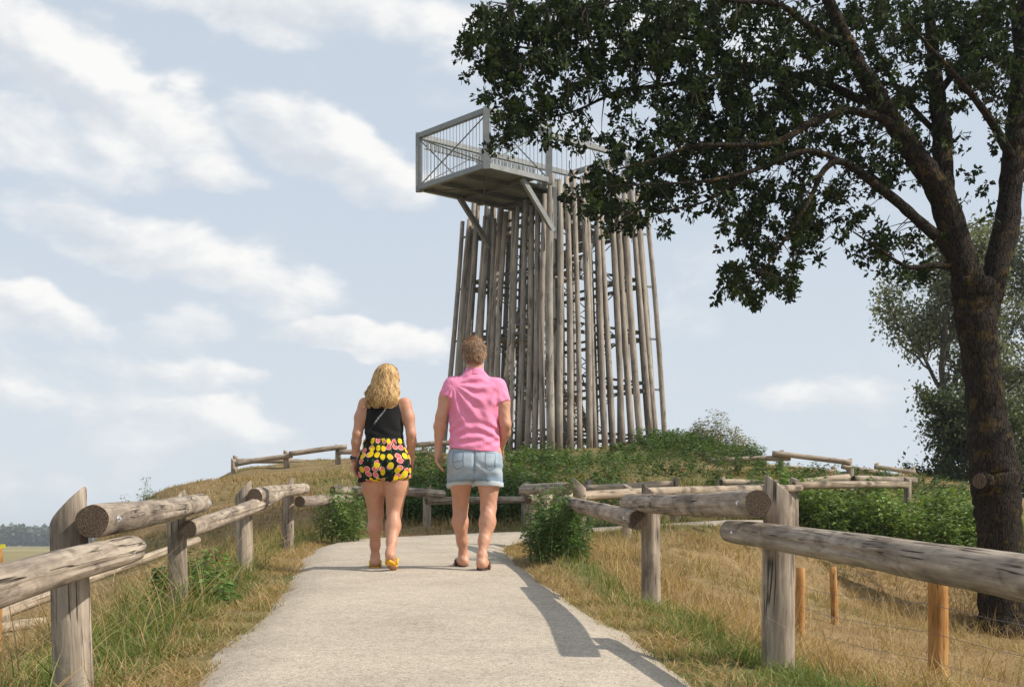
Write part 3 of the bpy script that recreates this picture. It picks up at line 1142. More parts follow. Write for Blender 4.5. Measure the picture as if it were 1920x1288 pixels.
# ------------------------------------------------------------------ people: implicit surfaces turned into one continuous mesh
class Field:
    def __init__(self, lo, hi, h):
        self.lo = np.array(lo, float); self.h = h
        n = np.ceil((np.array(hi) - self.lo) / h).astype(int) + 1
        self.n = n
        self.ax = [self.lo[i] + h * np.arange(n[i]) for i in range(3)]
        self.d = np.full(tuple(n), 0.3, dtype=np.float32)

    def sl(self, lo, hi):
        i0 = np.clip(np.floor((np.array(lo) - self.lo) / self.h).astype(int), 0, self.n - 1)
        i1 = np.clip(np.ceil((np.array(hi) - self.lo) / self.h).astype(int) + 1, 1, self.n)
        s = tuple(slice(i0[k], i1[k]) for k in range(3))
        X = self.ax[0][s[0]][:, None, None]; Y = self.ax[1][s[1]][None, :, None]; Z = self.ax[2][s[2]][None, None, :]
        return s, X, Y, Z

    def un(self, s, d, k):
        a = self.d[s]
        if k <= 0:
            self.d[s] = np.minimum(a, d)
        else:
            h = np.clip(0.5 + 0.5 * (a - d) / k, 0, 1)
            self.d[s] = a * (1 - h) + d * h - k * h * (1 - h)

    def cone(self, p, q, r1, r2, k=0.03, sy=1.0, cut=None):
        p = np.array(p, float); q = np.array(q, float)
        R = max(r1, r2) / min(sy, 1.0) + k + 0.03
        s, X, Y, Z = self.sl(np.minimum(p, q) - R, np.maximum(p, q) + R)
        e = q - p; L2 = max(e @ e, 1e-9)
        t = np.clip(((X - p[0]) * e[0] + (Y - p[1]) * e[1] + (Z - p[2]) * e[2]) / L2, 0, 1)
        d = np.sqrt((X - p[0] - t * e[0]) ** 2 + ((Y - p[1] - t * e[1]) / sy) ** 2 + (Z - p[2] - t * e[2]) ** 2) - (r1 + (r2 - r1) * t)
        if cut is not None:
            c, nn = cut
            nn = np.array(nn, float); nn /= np.linalg.norm(nn)
            d = np.maximum(d, (X - c[0]) * nn[0] + (Y - c[1]) * nn[1] + (Z - c[2]) * nn[2])
        self.un(s, d, k)

    def chain(self, pts, rad, k=0.03, sy=1.0):
        for i in range(len(pts) - 1):
            self.cone(pts[i], pts[i + 1], rad[i], rad[i + 1], k, sy)

    def ell(self, c, r, k=0.02, rot=0.0):
        c = np.array(c, float); r = np.array(r, float)
        R = r.max() + k + 0.03
        s, X, Y, Z = self.sl(c - R, c + R)
        x, y, z = X - c[0], Y - c[1], Z - c[2]
        if rot:
            co, si = math.cos(rot), math.sin(rot)
            x, y = x * co + y * si, -x * si + y * co
        g = np.sqrt((x / r[0]) ** 2 + (y / r[1]) ** 2 + (z / r[2]) ** 2)
        self.un(s, (g - 1) * r.min(), k)

    def torso(self, prof, k=0.02, pw=2.3):
        """prof rows: z, half width, half depth, centre x, centre y"""
        pr = np.array(prof, float)
        lo = (-(pr[:, 1].max()) - 0.1, -0.35, pr[0, 0] - 0.02); hi = (pr[:, 1].max() + 0.1, 0.35, pr[-1, 0] + 0.02)
        s, X, Y, Z = self.sl(lo, hi)
        z = np.clip(Z, pr[0, 0], pr[-1, 0])
        a, b_, cx, cy = [np.interp(z.ravel(), pr[:, 0], pr[:, i]).reshape(z.shape) for i in (1, 2, 3, 4)]
        # smooth the profile
        g = (np.abs((X - cx) / a) ** pw + np.abs((Y - cy) / b_) ** pw) ** (1 / pw)
        d = (g - 1) * np.minimum(a, b_)
        d = np.maximum(d, np.maximum(pr[0, 0] - Z, Z - pr[-1, 0]))
        self.un(s, d, k)

    def cutplane(self, c, nn):
        nn = np.array(nn, float); nn /= np.linalg.norm(nn)
        X = self.ax[0][:, None, None]; Y = self.ax[1][None, :, None]; Z = self.ax[2][None, None, :]
        self.d = np.maximum(self.d, (X - c[0]) * nn[0] + (Y - c[1]) * nn[1] + (Z - c[2]) * nn[2]).astype(np.float32)

    def displace(self, fn):
        X = self.ax[0][:, None, None]; Y = self.ax[1][None, :, None]; Z = self.ax[2][None, None, :]
        self.d = (self.d + fn(X, Y, Z)).astype(np.float32)

    def back(self, x, z):
        """y of the surface seen from behind (-y) at x, z"""
        i = int(round((x - self.lo[0]) / self.h)); k = int(round((z - self.lo[2]) / self.h))
        col = self.d[i, :, k]
        j = np.argmax(col < 0)
        if col[j] >= 0:
            return 0.0
        if j == 0:
            return self.ax[1][0]
        t = col[j - 1] / (col[j - 1] - col[j])
        return self.ax[1][j - 1] + t * self.h

    def mesh(self, name, vec=None):
        d = self.d
        S = d < 0
        nx, ny, nz = d.shape
        c = np.zeros((nx - 1, ny - 1, nz - 1), dtype=np.int8)
        for i in (0, 1):
            for j in (0, 1):
                for k in (0, 1):
                    c += S[i:nx - 1 + i, j:ny - 1 + j, k:nz - 1 + k]
        act = (c > 0) & (c < 8)
        idx = -np.ones(act.shape, dtype=np.int64)
        cells = np.argwhere(act)
        idx[act] = np.arange(len(cells))
        acc = np.zeros((len(cells), 3)); cnt = np.zeros(len(cells))
        ci, cj, ck = cells.T
        cs = [(i, j, k) for i in (0, 1) for j in (0, 1) for k in (0, 1)]
        for a in cs:
            for ax in range(3):
                if a[ax] == 1:
                    continue
                b_ = list(a); b_[ax] = 1
                da = d[ci + a[0], cj + a[1], ck + a[2]]; db = d[ci + b_[0], cj + b_[1], ck + b_[2]]
                m = (da < 0) != (db < 0)
                t = np.where(m, da / np.where(m, da - db, 1), 0)
                pos = np.tile(np.array(a, float), (len(cells), 1))
                pos[:, ax] += t
                acc[m] += pos[m]; cnt[m] += 1
        V = (cells + acc / cnt[:, None]) * self.h + self.lo
        Q = []
        for ax in range(3):
            o1, o2 = [(1, 2), (2, 0), (0, 1)][ax]
            sl0 = [slice(None)] * 3; sl1 = [slice(None)] * 3
            sl0[ax] = slice(0, -1); sl1[ax] = slice(1, None)
            A = S[tuple(sl0)]; B = S[tuple(sl1)]
            e = np.argwhere(A != B)
            e = e[(e[:, o1] > 0) & (e[:, o2] > 0) & (e[:, o1] < d.shape[o1] - 1) & (e[:, o2] < d.shape[o2] - 1)]
            q = []
            for (u, v) in ((1, 1), (0, 1), (0, 0), (1, 0)):
                g = e.copy(); g[:, o1] -= u; g[:, o2] -= v
                q.append(idx[g[:, 0], g[:, 1], g[:, 2]])
            q = np.stack(q, 1)
            fl = A[e[:, 0], e[:, 1], e[:, 2]]
            q = np.where(fl[:, None], q, q[:, ::-1])
            Q.append(q[(q >= 0).all(1)])
        Q = np.concatenate(Q)
        # a little relaxation to take away the grid
        for _ in range(2):
            sm = np.zeros_like(V); ct = np.zeros(len(V))
            for a in range(4):
                b_ = (a + 1) % 4
                np.add.at(sm, Q[:, a], V[Q[:, b_]]); np.add.at(ct, Q[:, a], 1)
                np.add.at(sm, Q[:, b_], V[Q[:, a]]); np.add.at(ct, Q[:, b_], 1)
            V = V * 0.6 + 0.4 * sm / np.maximum(ct, 1)[:, None]
        return mesh_arrays(name, V, [Q], smooth=True, vec=vec(V) if vec else None)


def add_hand(f, W, d, s, n, sc=1.0, curl=0.5):
    W, d, s, n = [np.array(v, float) for v in (W, d, s, n)]
    d /= np.linalg.norm(d); s = s - d * (s @ d); s /= np.linalg.norm(s); n = n - d * (n @ d) - s * (n @ s); n /= np.linalg.norm(n)
    f.cone(W - d * .02, W + d * .03 * sc, .026 * sc, .028 * sc, .02)
    ln = (.074, .082, .076, .060)
    for i in range(4):
        o = (.033 - .0225 * i) * sc
        K = W + d * (.088 - .004 * abs(i - 1)) * sc + s * o
        f.cone(W + d * .02 * sc + s * o * .55, K, .018 * sc, .0125 * sc, .012)
        a1 = curl * (0.45 + 0.1 * i); a2 = curl * (1.1 + 0.1 * i)
        sp = s * (.08 - .055 * i)
        v1 = d * math.cos(a1) + n * math.sin(a1) + sp
        v2 = d * math.cos(a2) + n * math.sin(a2) + sp
        m = K + v1 * ln[i] * .52 * sc
        f.cone(K, m, .0105 * sc, .0095 * sc, .004)
        f.cone(m, m + v2 * ln[i] * .48 * sc, .0095 * sc, .0078 * sc, .004)
    t0 = W + d * .022 * sc + s * .024 * sc
    t1 = t0 + (d * .62 + s * .62 + n * .35) * .045 * sc
    t2 = t1 + (d * .95 + s * .15 + n * .3) * .038 * sc
    f.cone(t0, t1, .016 * sc, .0125 * sc, .014)
    f.cone(t1, t2, .0120 * sc, .0092 * sc, .004)


def add_foot(f, heel, toe, ankle, sc=1.0):
    heel, toe, ankle = [np.array(v, float) for v in (heel, toe, ankle)]
    e = toe - heel
    up = np.array((0, 0, 1.0))
    f.cone(ankle, heel + up * .036 * sc + e * .02, .033 * sc, .034 * sc, .025)
    f.cone(heel + up * .036 * sc, heel + e * .68 + up * .026 * sc, .033 * sc, .034 * sc, .03)
    f.cone(ankle + e * .05, heel + e * .68 + up * .024 * sc, .036 * sc, .03 * sc, .03)
    sd = np.array((e[1], -e[0], 0)); sd /= np.linalg.norm(sd)
    for i in range(5):
        o = (i - 2) * .0165 * sc
        L = 1.0 - .035 * abs(i - (1 if sd[0] > 0 else 3)) ** 1.3
        f.cone(heel + e * .68 + sd * o * 1.0 + up * .020 * sc, heel + e * L + sd * o * 1.15 + up * .012 * sc, .017 * sc, .0105 * sc, .006)


def mat_skin(name, base):
    m, b, bs = new_mat(name)
    tc = b.n.new('ShaderNodeTexCoord')
    n = b.noise(tc.outputs['Object'], 9, 4, 0.6)
    n2 = b.noise(tc.outputs['Object'], 60, 3, 0.6)
    f = b.add(b.mul(n, .75), b.mul(n2, .25))
    col = b.ramp(f, [(0.35, (base[0] * .93, base[1] * .88, base[2] * .86)), (0.65, (base[0] * 1.1, base[1] * 1.1, base[2] * 1.1))])
    setp(b, bs, col, 0.48, spec=0.35, bump=n2, bstr=0.12, bdist=0.003)
    bs.inputs['Subsurface Weight'].default_value = 0.12
    bs.inputs['Subsurface Radius'].default_value = (0.012, 0.004, 0.002)
    return m


def mat_cloth(name, base, var=0.08, weave=420.0, rough=0.85, wr=0.0):
    m, b, bs = new_mat(name)
    tc = b.n.new('ShaderNodeTexCoord')
    o = tc.outputs['Object']
    n = b.noise(o, 7, 4, 0.6)
    wv = b.noise(o, weave, 2, 0.5)
    f = b.add(b.mul(n, .6), b.mul(wv, .4))
    col = b.ramp(f, [(0.3, tuple(c * (1 - var) for c in base)), (0.7, tuple(min(1, c * (1 + var)) for c in base))])
    fold = b.noise(b.vm('MULTIPLY', o, (1.0, 1.0, 0.55)), 14, 3, 0.55, 1.2)
    setp(b, bs, col, rough, bump=b.add(b.mul(fold, 0.8), b.mul(wv, 0.12)), bstr=0.35 + wr, bdist=0.012, spec=0.15)
    bs.inputs['Sheen Weight'].default_value = 0.15
    return m


def mat_attr(name, rough=0.55, spec=0.35):
    m, b, bs = new_mat(name)
    at = b.n.new('ShaderNodeAttribute'); at.attribute_name = 'Col'
    setp(b, bs, at.outputs['Color'], rough, spec=spec)
    return m


M_HAIR = mat_attr('hair', 0.5, 0.25)


def ribbons(name, roots, paths, widths, cols, parent, mat, mw):
    """each strand a thin flat lock: paths (N, K, 3), widths (N, K)"""
    N, K, _ = paths.shape
    tang = np.gradient(paths, axis=1)
    tang /= np.linalg.norm(tang, axis=2, keepdims=True) + 1e-9
    out = paths - roots[:, None, :]
    out[:, :, 2] = 0
    out /= np.linalg.norm(out, axis=2, keepdims=True) + 1e-6
    side = np.cross(tang, out)
    side /= np.linalg.norm(side, axis=2, keepdims=True) + 1e-6
    Lft = paths - side * widths[..., None] / 2
    Rgt = paths + side * widths[..., None] / 2
    mid = paths + out * widths[..., None] * 0.22
    V = np.stack([Lft, mid, Rgt], 2).reshape(-1, 3)
    idx = np.arange(N * K * 3).reshape(N, K, 3)
    Q = []
    for a in (0, 1):
        Q.append(np.stack([idx[:, :-1, a], idx[:, :-1, a + 1], idx[:, 1:, a + 1], idx[:, 1:, a]], -1).reshape(-1, 4))
    C = np.repeat(cols.reshape(N, 1, 3), K * 3, axis=1).reshape(-1, 3)
    me = mesh_arrays(name, V, Q, cols=C, smooth=True)
    return link(name, me, parent, mw, (mat,))


def local_tube(name, pts, r, mat, parent, mw, sides=6):
    me = MB().tube(pts, r, sides).mesh(name, (0, 0, 0), True)
    return link(name, me, parent, mw, (mat,))


def flipflop(parent, mw, heel, toe, col_sole, col_strap, w=0.052, th=0.016):
    heel, toe = np.array(heel, float), np.array(toe, float)
    e = toe - heel; L = np.linalg.norm(e); e /= L
    sd = np.array((e[1], -e[0], 0)); sd /= np.linalg.norm(sd)
    up = np.cross(sd, e); up = up if up[2] > 0 else -up
    n = 28
    V = []
    for lay in (0, 1):
        for i in range(n):
            th_ = 2 * math.pi * i / n
            u = math.cos(th_); v = math.sin(th_)
            ww = w * (0.80 if u < 0 else 0.80 + 0.28 * math.sin(min(u * 1.7, 1.0) * math.pi / 2) * (1 - 0.25 * u))
            p = heel + e * (L / 2 + u * (L / 2 + .008)) + sd * v * ww * (0.5 + 0.5 * (1 - u ** 4)) ** 0.5 * 0.92
            V.append(p + up * (th * lay - th))
    fcs = [tuple(range(n))[::-1], tuple(range(n, 2 * n))] + [(i, (i + 1) % n, n + (i + 1) % n, n + i) for i in range(n)]
    me = bpy.data.meshes.new('flip_flop')
    me.from_pydata([tuple(v) for v in V], [], fcs); me.update()
    o = link('flip_flop', me, parent, mw, (mat_simple('flip_flop_sole', col_sole, 0.6, 0.1, 20),))
    ms = mat_simple('flip_flop_strap', col_strap, 0.6, 0.1, 20)
    toep = heel + e * L * .82
    for s in (-1, 1):
        side = heel + e * L * .42 + sd * s * w * .92
        mid = heel + e * L * .62 + sd * s * w * .55 + up * .058
        pts = [side - up * .004, side * .6 + mid * .4 + up * .018 + sd * s * .008, mid, toep * .6 + mid * .4 + up * .012, toep]
        q = link('strap', MB().tube([Vector(p) for p in pts], [.010, .011, .011, .008, .005], 6).mesh('strap', (0, 0, 0), True), o, None, (ms,))
    return o


def person(label, loc, yaw=0.0):
    o = thing('person', label, 'person', loc, 'couple walking up the path')
    return o, Matrix.Translation(loc) @ Matrix.Rotation(yaw, 4, 'Z')


def build_man():
    loc = Vector(((890 - 960) * 10.5 / F, 10.5, zp(10.5) + .014))
    root, mw = person('man in pink polo shirt and pale denim shorts walking away, beside the woman', loc)
    skin = mat_skin('skin_tanned', (0.56, 0.30, 0.20))
    h = 0.0072
    # ---- body
    f = Field((-.42, -.35, -.02), (.42, .62, 1.86), h)
    f.torso([(.72, .15, .10, 0, 0), (.88, .175, .115, 0, -.01), (1.02, .165, .105, 0, 0), (1.25, .18, .105, 0, 0), (1.40, .175, .09, 0, 0), (1.50, .08, .06, 0, 0)])
    f.chain([(0, -.01, 1.44), (0, .01, 1.56), (.0, .03, 1.66)], [.075, .062, .064], .03)
    f.ell((0, .028, 1.715), (.078, .098, .105), .02)
    f.ell((0, .065, 1.655), (.060, .068, .062), .03)      # jaw
    f.ell((0, .098, 1.612), (.028, .022, .02), .02)       # chin
    f.cone((0, .118, 1.705), (0, .138, 1.672), .010, .015, .012)   # nose
    f.ell((0, .115, 1.728), (.05, .02, .012), .012)       # brow
    f.ell((0, .118, 1.640), (.024, .012, .009), .008)     # lips
    for s in (-1, 1):
        f.ell((s * .083, .018, 1.690), (.011, .024, .034), .008)
    # arms
    f.chain([(-.175, -.01, 1.445), (-.225, -.025, 1.335), (-.262, -.045, 1.195)], [.062, .054, .043], .03)
    f.chain([(-.262, -.045, 1.195), (-.275, -.03, 1.12), (-.288, .0, .945)], [.043, .046, .028], .02)
    add_hand(f, (-.289, .003, .935), (-.02, .10, -1), (.25, 1, .1), (1, -.25, 0), 1.06, .65)
    f.chain([(.185, .0, 1.425), (.222, -.02, 1.30), (.243, -.045, 1.135)], [.062, .054, .043], .03)
    f.chain([(.243, -.045, 1.135), (.235, .02, 1.075), (.200, .175, .965)], [.043, .046, .029], .02)
    add_hand(f, (.198, .185, .957), (-.05, .75, -.7), (-.7, .5, .5), (-.8, -.4, -.4), 1.06, .6)
    # legs: his left leg leads
    f.chain([(-.10, .0, .90), (-.112, .11, .70), (-.120, .215, .50)], [.105, .088, .060], .04)
    f.chain([(-.120, .215, .50), (-.122, .215, .37), (-.108, .262, .22), (-.098, .30, .115)], [.058, .061, .043, .033], .03)
    f.ell((-.122, .185, .375), (.050, .045, .095), .03)
    add_foot(f, (-.096, .275, .020), (-.150, .530, .018), (-.098, .30, .11), 1.05)
    f.chain([(.105, .0, .90), (.112, .02, .70), (.108, .03, .485)], [.108, .090, .061], .04)
    f.chain([(.108, .03, .485), (.100, .005, .37), (.075, -.065, .22), (.060, -.115, .115)], [.058, .062, .043, .033], .03)
    f.ell((.104, -.03, .375), (.052, .046, .095), .03)
    add_foot(f, (.056, -.145, .006), (.092, .115, .006), (.060, -.115, .10), 1.05)
    f.displace(lambda X, Y, Z: 0.0015 * np.sin(X * 90 + Z * 40) * np.sin(Z * 55 + Y * 60))
    link('body', f.mesh('body'), root, mw, (skin,))
    # ---- polo shirt
    g = Field((-.42, -.30, .86), (.42, .30, 1.64), .0065)
    g.torso([(.915, .203, .140, .0, -.008), (1.0, .198, .136, .0, -.004), (1.10, .195, .130, 0, .0), (1.22, .203, .130, .0, -.004), (1.34, .212, .127, 0, -.010), (1.42, .205, .113, 0, -.006),
             (1.475, .165, .092, 0, 0), (1.515, .112, .078, 0, .004), (1.555, .074, .070, 0, .01)], .02, 2.35)
    g.cone((-.165, -.008, 1.435), (-.250, -.035, 1.22), .083, .078, .035, cut=((-.224, -.025, 1.345), (-.36, -.10, -1)))
    g.cone((.172, .0, 1.425), (.236, -.035, 1.18), .083, .078, .035, cut=((.216, -.02, 1.300), (.26, -.12, -1)))

    def folds(X, Y, Z):
        bk = np.clip(-Y * 14, 0, 1)
        # fan of drag folds from the left armhole, and swags across the small of the back
        u = X + .17; v = Z - 1.44
        ang = np.arctan2(u, -v + 1e-6)
        rad_ = np.hypot(u, v)
        fan = np.sin(ang * 15 + 2.2 * np.sin(rad_ * 9)) * np.exp(-((rad_ - .20) / .13) ** 2) * .0062
        u2 = .18 - X
        rad2 = np.hypot(u2, v)
        fan2 = np.sin(np.arctan2(u2, -v + 1e-6) * 12 + 1.0) * np.exp(-((rad2 - .19) / .10) ** 2) * .0036
        sw = np.sin((Z + .30 * X * X * 8 - .10 * X) * 78 + 1.4 * np.sin(X * 9)) * np.exp(-((Z - 1.075) / .075) ** 2) * .0068
        lo_ = np.sin((Z - .28 * X) * 95 + 2 * np.sin(X * 13 + 1)) * np.exp(-((Z - .99) / .06) ** 2) * .0035
        lng = np.sin(X * 46 + 6 * np.sin(Z * 5 + X * 3)) * np.exp(-((Z - 1.24) / .11) ** 2) * .0030
        return (fan + fan2 + sw + lo_ + lng) * 1.4 * bk + .0015 * np.sin(X * 70 + Z * 30) * np.sin(Z * 64)
    g.displace(folds)
    g.cutplane((0, 0, .938), (-.10, .10, -1))
    g.cutplane((0, 0, 1.548), (0, .35, 1))
    pink = mat_cloth('pink_pique', (0.86, 0.28, 0.455), .06, 480, .85, .15)
    shirt = link('polo_shirt', g.mesh('polo_shirt'), root, mw, (pink,))
    cv = []
    cf = []
    nseg = 32
    for j, (zz, ra, rb) in enumerate(((1.528, .083, .080), (1.558, .076, .074), (1.578, .072, .070), (1.574, .064, .062), (1.53, .062, .06))):
        for i in range(nseg):
            t = 2 * math.pi * i / nseg
            cv.append((ra * math.cos(t), .012 + rb * math.sin(t), zz - .022 * max(0, math.sin(t))))
    for j in range(4):
        for i in range(nseg):
            cf.append((j * nseg + i, j * nseg + (i + 1) % nseg, (j + 1) * nseg + (i + 1) % nseg, (j + 1) * nseg + i))
    me = bpy.data.meshes.new('collar'); me.from_pydata(cv, [], cf); me.update()
    me.polygons.foreach_set('use_smooth', [True] * len(cf))
    link('collar', me, shirt, None, (pink,))
    # ---- denim shorts
    q = Field((-.34, -.32, .58), (.36, .36, 1.02), .0065)
    q.torso([(.70, .180, .125, 0, .01), (.80, .198, .140, .0, -.012), (.88, .198, .135, 0, -.012), (.96, .186, .122, 0, 0), (1.0, .18, .115, 0, 0)], .03)
    for s in (-1, 1):
        q.ell((s * .085, -.075, .83), (.098, .075, .095), .03)
    q.cone((-.100, .0, .86), (-.114, .17, .55), .118, .110, .03, cut=((-.11, .13, .664), (.08, -.1, -1)))
    q.cone((.100, .0, .86), (.116, .035, .55), .118, .108, .03, cut=((.11, .02, .664), (-.06, 0, -1)))

    def dfold(X, Y, Z):
        return (.0042 * np.sin((Z + .5 * X) * 75 + 2 * np.sin(X * 22)) * np.exp(-((Z - .79) / .055) ** 2) * (X > 0) + .003 * np.sin(X * 60 + Z * 25) * np.exp(-((Z - .70) / .06) ** 2)
                + .010 * np.exp(-(X / .010) ** 2) * (Z < .93))
    q.displace(dfold)
    m, b, bs = new_mat('pale_denim')
    tc = b.n.new('ShaderNodeTexCoord'); o_ = tc.outputs['Object']
    x_, y_, z_ = b.sep(o_)
    nn = b.noise(o_, 9, 4, .6, .6)
    tw = b.noise(b.vm('MULTIPLY', o_, (1, 1, .3)), 600, 2, .5)
    hem = b.sstep(z_, .66, .76, 0.45, 0.0)
    fac = b.add(b.add(b.mul(nn, .7), b.mul(tw, .25)), b.mul(hem, -.55))
    col = b.ramp(fac, [(0.18, (0.155, 0.25, 0.37)), (0.42, (0.31, 0.39, 0.47)), (0.65, (0.47, 0.51, 0.54))])
    setp(b, bs, col, .9, bump=b.add(nn, b.mul(tw, .15)), bstr=.35, bdist=.008, spec=.15)
    sh = link('shorts', q.mesh('shorts'), root, mw, (m,))
    pale = mat_cloth('denim_reverse', (0.50, 0.54, 0.57), .1, 500)
    for (cx, cy, sx) in ((-.112, .135, .08), (.112, .024, -.06)):
        c_ = Field((cx - .16, cy - .18, .60), (cx + .16, cy + .18, .74), .0065)
        ty = .17 if cx < 0 else .035
        c_.cone((math.copysign(.100, cx), .0, .86), (math.copysign(.114, cx), ty, .55), .123, .117, 0)
        c_.cutplane((cx, cy, .690), (-sx, 0, 1)); c_.cutplane((cx, cy, .650), (sx, -.1 if cx < 0 else 0, -1))
        link('cuff', c_.mesh('cuff'), sh, None, (pale,))
    stitch = mat_simple('stitching', (0.16, 0.21, 0.27), .8)
    for pts in ([(-.165, .912), (-.166, .80), (-.128, .775), (-.085, .798), (-.083, .912), (-.165, .912)], [(-.158, .835), (-.14, .832), (-.12, .842), (-.10, .846), (-.086, .840)],
                [(.165, .905), (.162, .79), (.125, .767), (.088, .79), (.088, .905), (.165, .905)], [(0.004, .94), (0.004, .80), (.004, .745)]):
        dense = []
        for (p0, p1) in zip(pts[:-1], pts[1:]):
            for t in np.linspace(0, 1, 6, endpoint=False):
                dense.append((p0[0] + (p1[0] - p0[0]) * t, p0[1] + (p1[1] - p0[1]) * t))
        dense.append(pts[-1])
        local_tube('seam', [(x, q.back(x, z) - .001, z) for x, z in dense], .0022, stitch, sh, None, 5)
    # ---- hair: a cap under short tufts
    hc = Field((-.13, -.13, 1.58), (.13, .18, 1.86), .006)
    hc.ell((0, .018, 1.722), (.088, .108, .102), 0)
    hc.ell((0, -.03, 1.67), (.070, .062, .075), .03)
    hc.cutplane((0, .075, 1.70), (0, 1, -.55))
    hc.cutplane((0, -.02, 1.632), (0, .25, -1))
    hb = hc.mesh('hair')
    hm, b, bs = new_mat('hair_cap')
    setp(b, bs, (0.10, 0.06, 0.035), .6)
    hair = link('hair', hb, root, mw, (hm,))
    co = np.zeros(len(hb.vertices) * 3); hb.vertices.foreach_get('co', co); co = co.reshape(-1, 3)
    no = np.zeros(len(hb.vertices) * 3); hb.vertex_normals.foreach_get('vector', no); no = no.reshape(-1, 3)
    ok = (co[:, 1] < .085) & (co[:, 2] > 1.632)
    ids = rng.choice(np.where(ok)[0], 2600)
    N = len(ids); K = 4
    root_p = co[ids] + rng.normal(0, .002, (N, 3)); nrm = no[ids]
    swirl = np.stack([-.35 + 0 * nrm[:, 0], 0.2 + 0 * nrm[:, 0], 0 * nrm[:, 0]], 1)
    down = np.array((0, -.05, -1.0))
    topness = np.clip((root_p[:, 2] - 1.70) / .1, 0, 1)[:, None]
    dirn = nrm * (.22 + .22 * topness) + down * (1 - topness) * .9 + swirl * topness * 1.5 + rng.normal(0, .22, (N, 3))
    dirn /= np.linalg.norm(dirn, axis=1, keepdims=True)
    ln = (.018 + .016 * topness[:, 0]) * rng.uniform(.7, 1.3, N)
    ts = np.linspace(0, 1, K)
    paths = root_p[:, None, :] + dirn[:, None, :] * (ln[:, None] * ts)[..., None] + np.array((0, 0, -.008)) * (ts ** 2)[None, :, None]
    wd = np.tile(np.linspace(.0042, .0012, K), (N, 1))
    base = np.array((.27, .155, .085))
    cols = base * rng.uniform(.6, 1.55, (N, 1)) + rng.uniform(0, .03, (N, 1))
    ribbons('hair_tufts', np.tile((0, .018, 1.70), (N, 1)).astype(float), paths, wd, cols, hair, M_HAIR, None)
    flipflop(root, mw, (-.096, .262, .020), (-.150, .545, .016), (0.05, .035, .03), (.10, .06, .045), .050)
    flipflop(root, mw, (.056, -.160, .003), (.092, .128, .003), (0.06, .045, .04), (.12, .07, .05), .050)
    eye = mat_simple('eye_white', (.8, .8, .78), .2)
    for s in (-1, 1):
        me = bpy.data.meshes.new('eye')
        import bmesh
        bm = bmesh.new(); bmesh.ops.create_uvsphere(bm, u_segments=10, v_segments=8, radius=.011); bm.to_mesh(me); bm.free()
        link('eye', me, root, mw @ Matrix.Translation((s * .032, .108, 1.708)), (eye,))


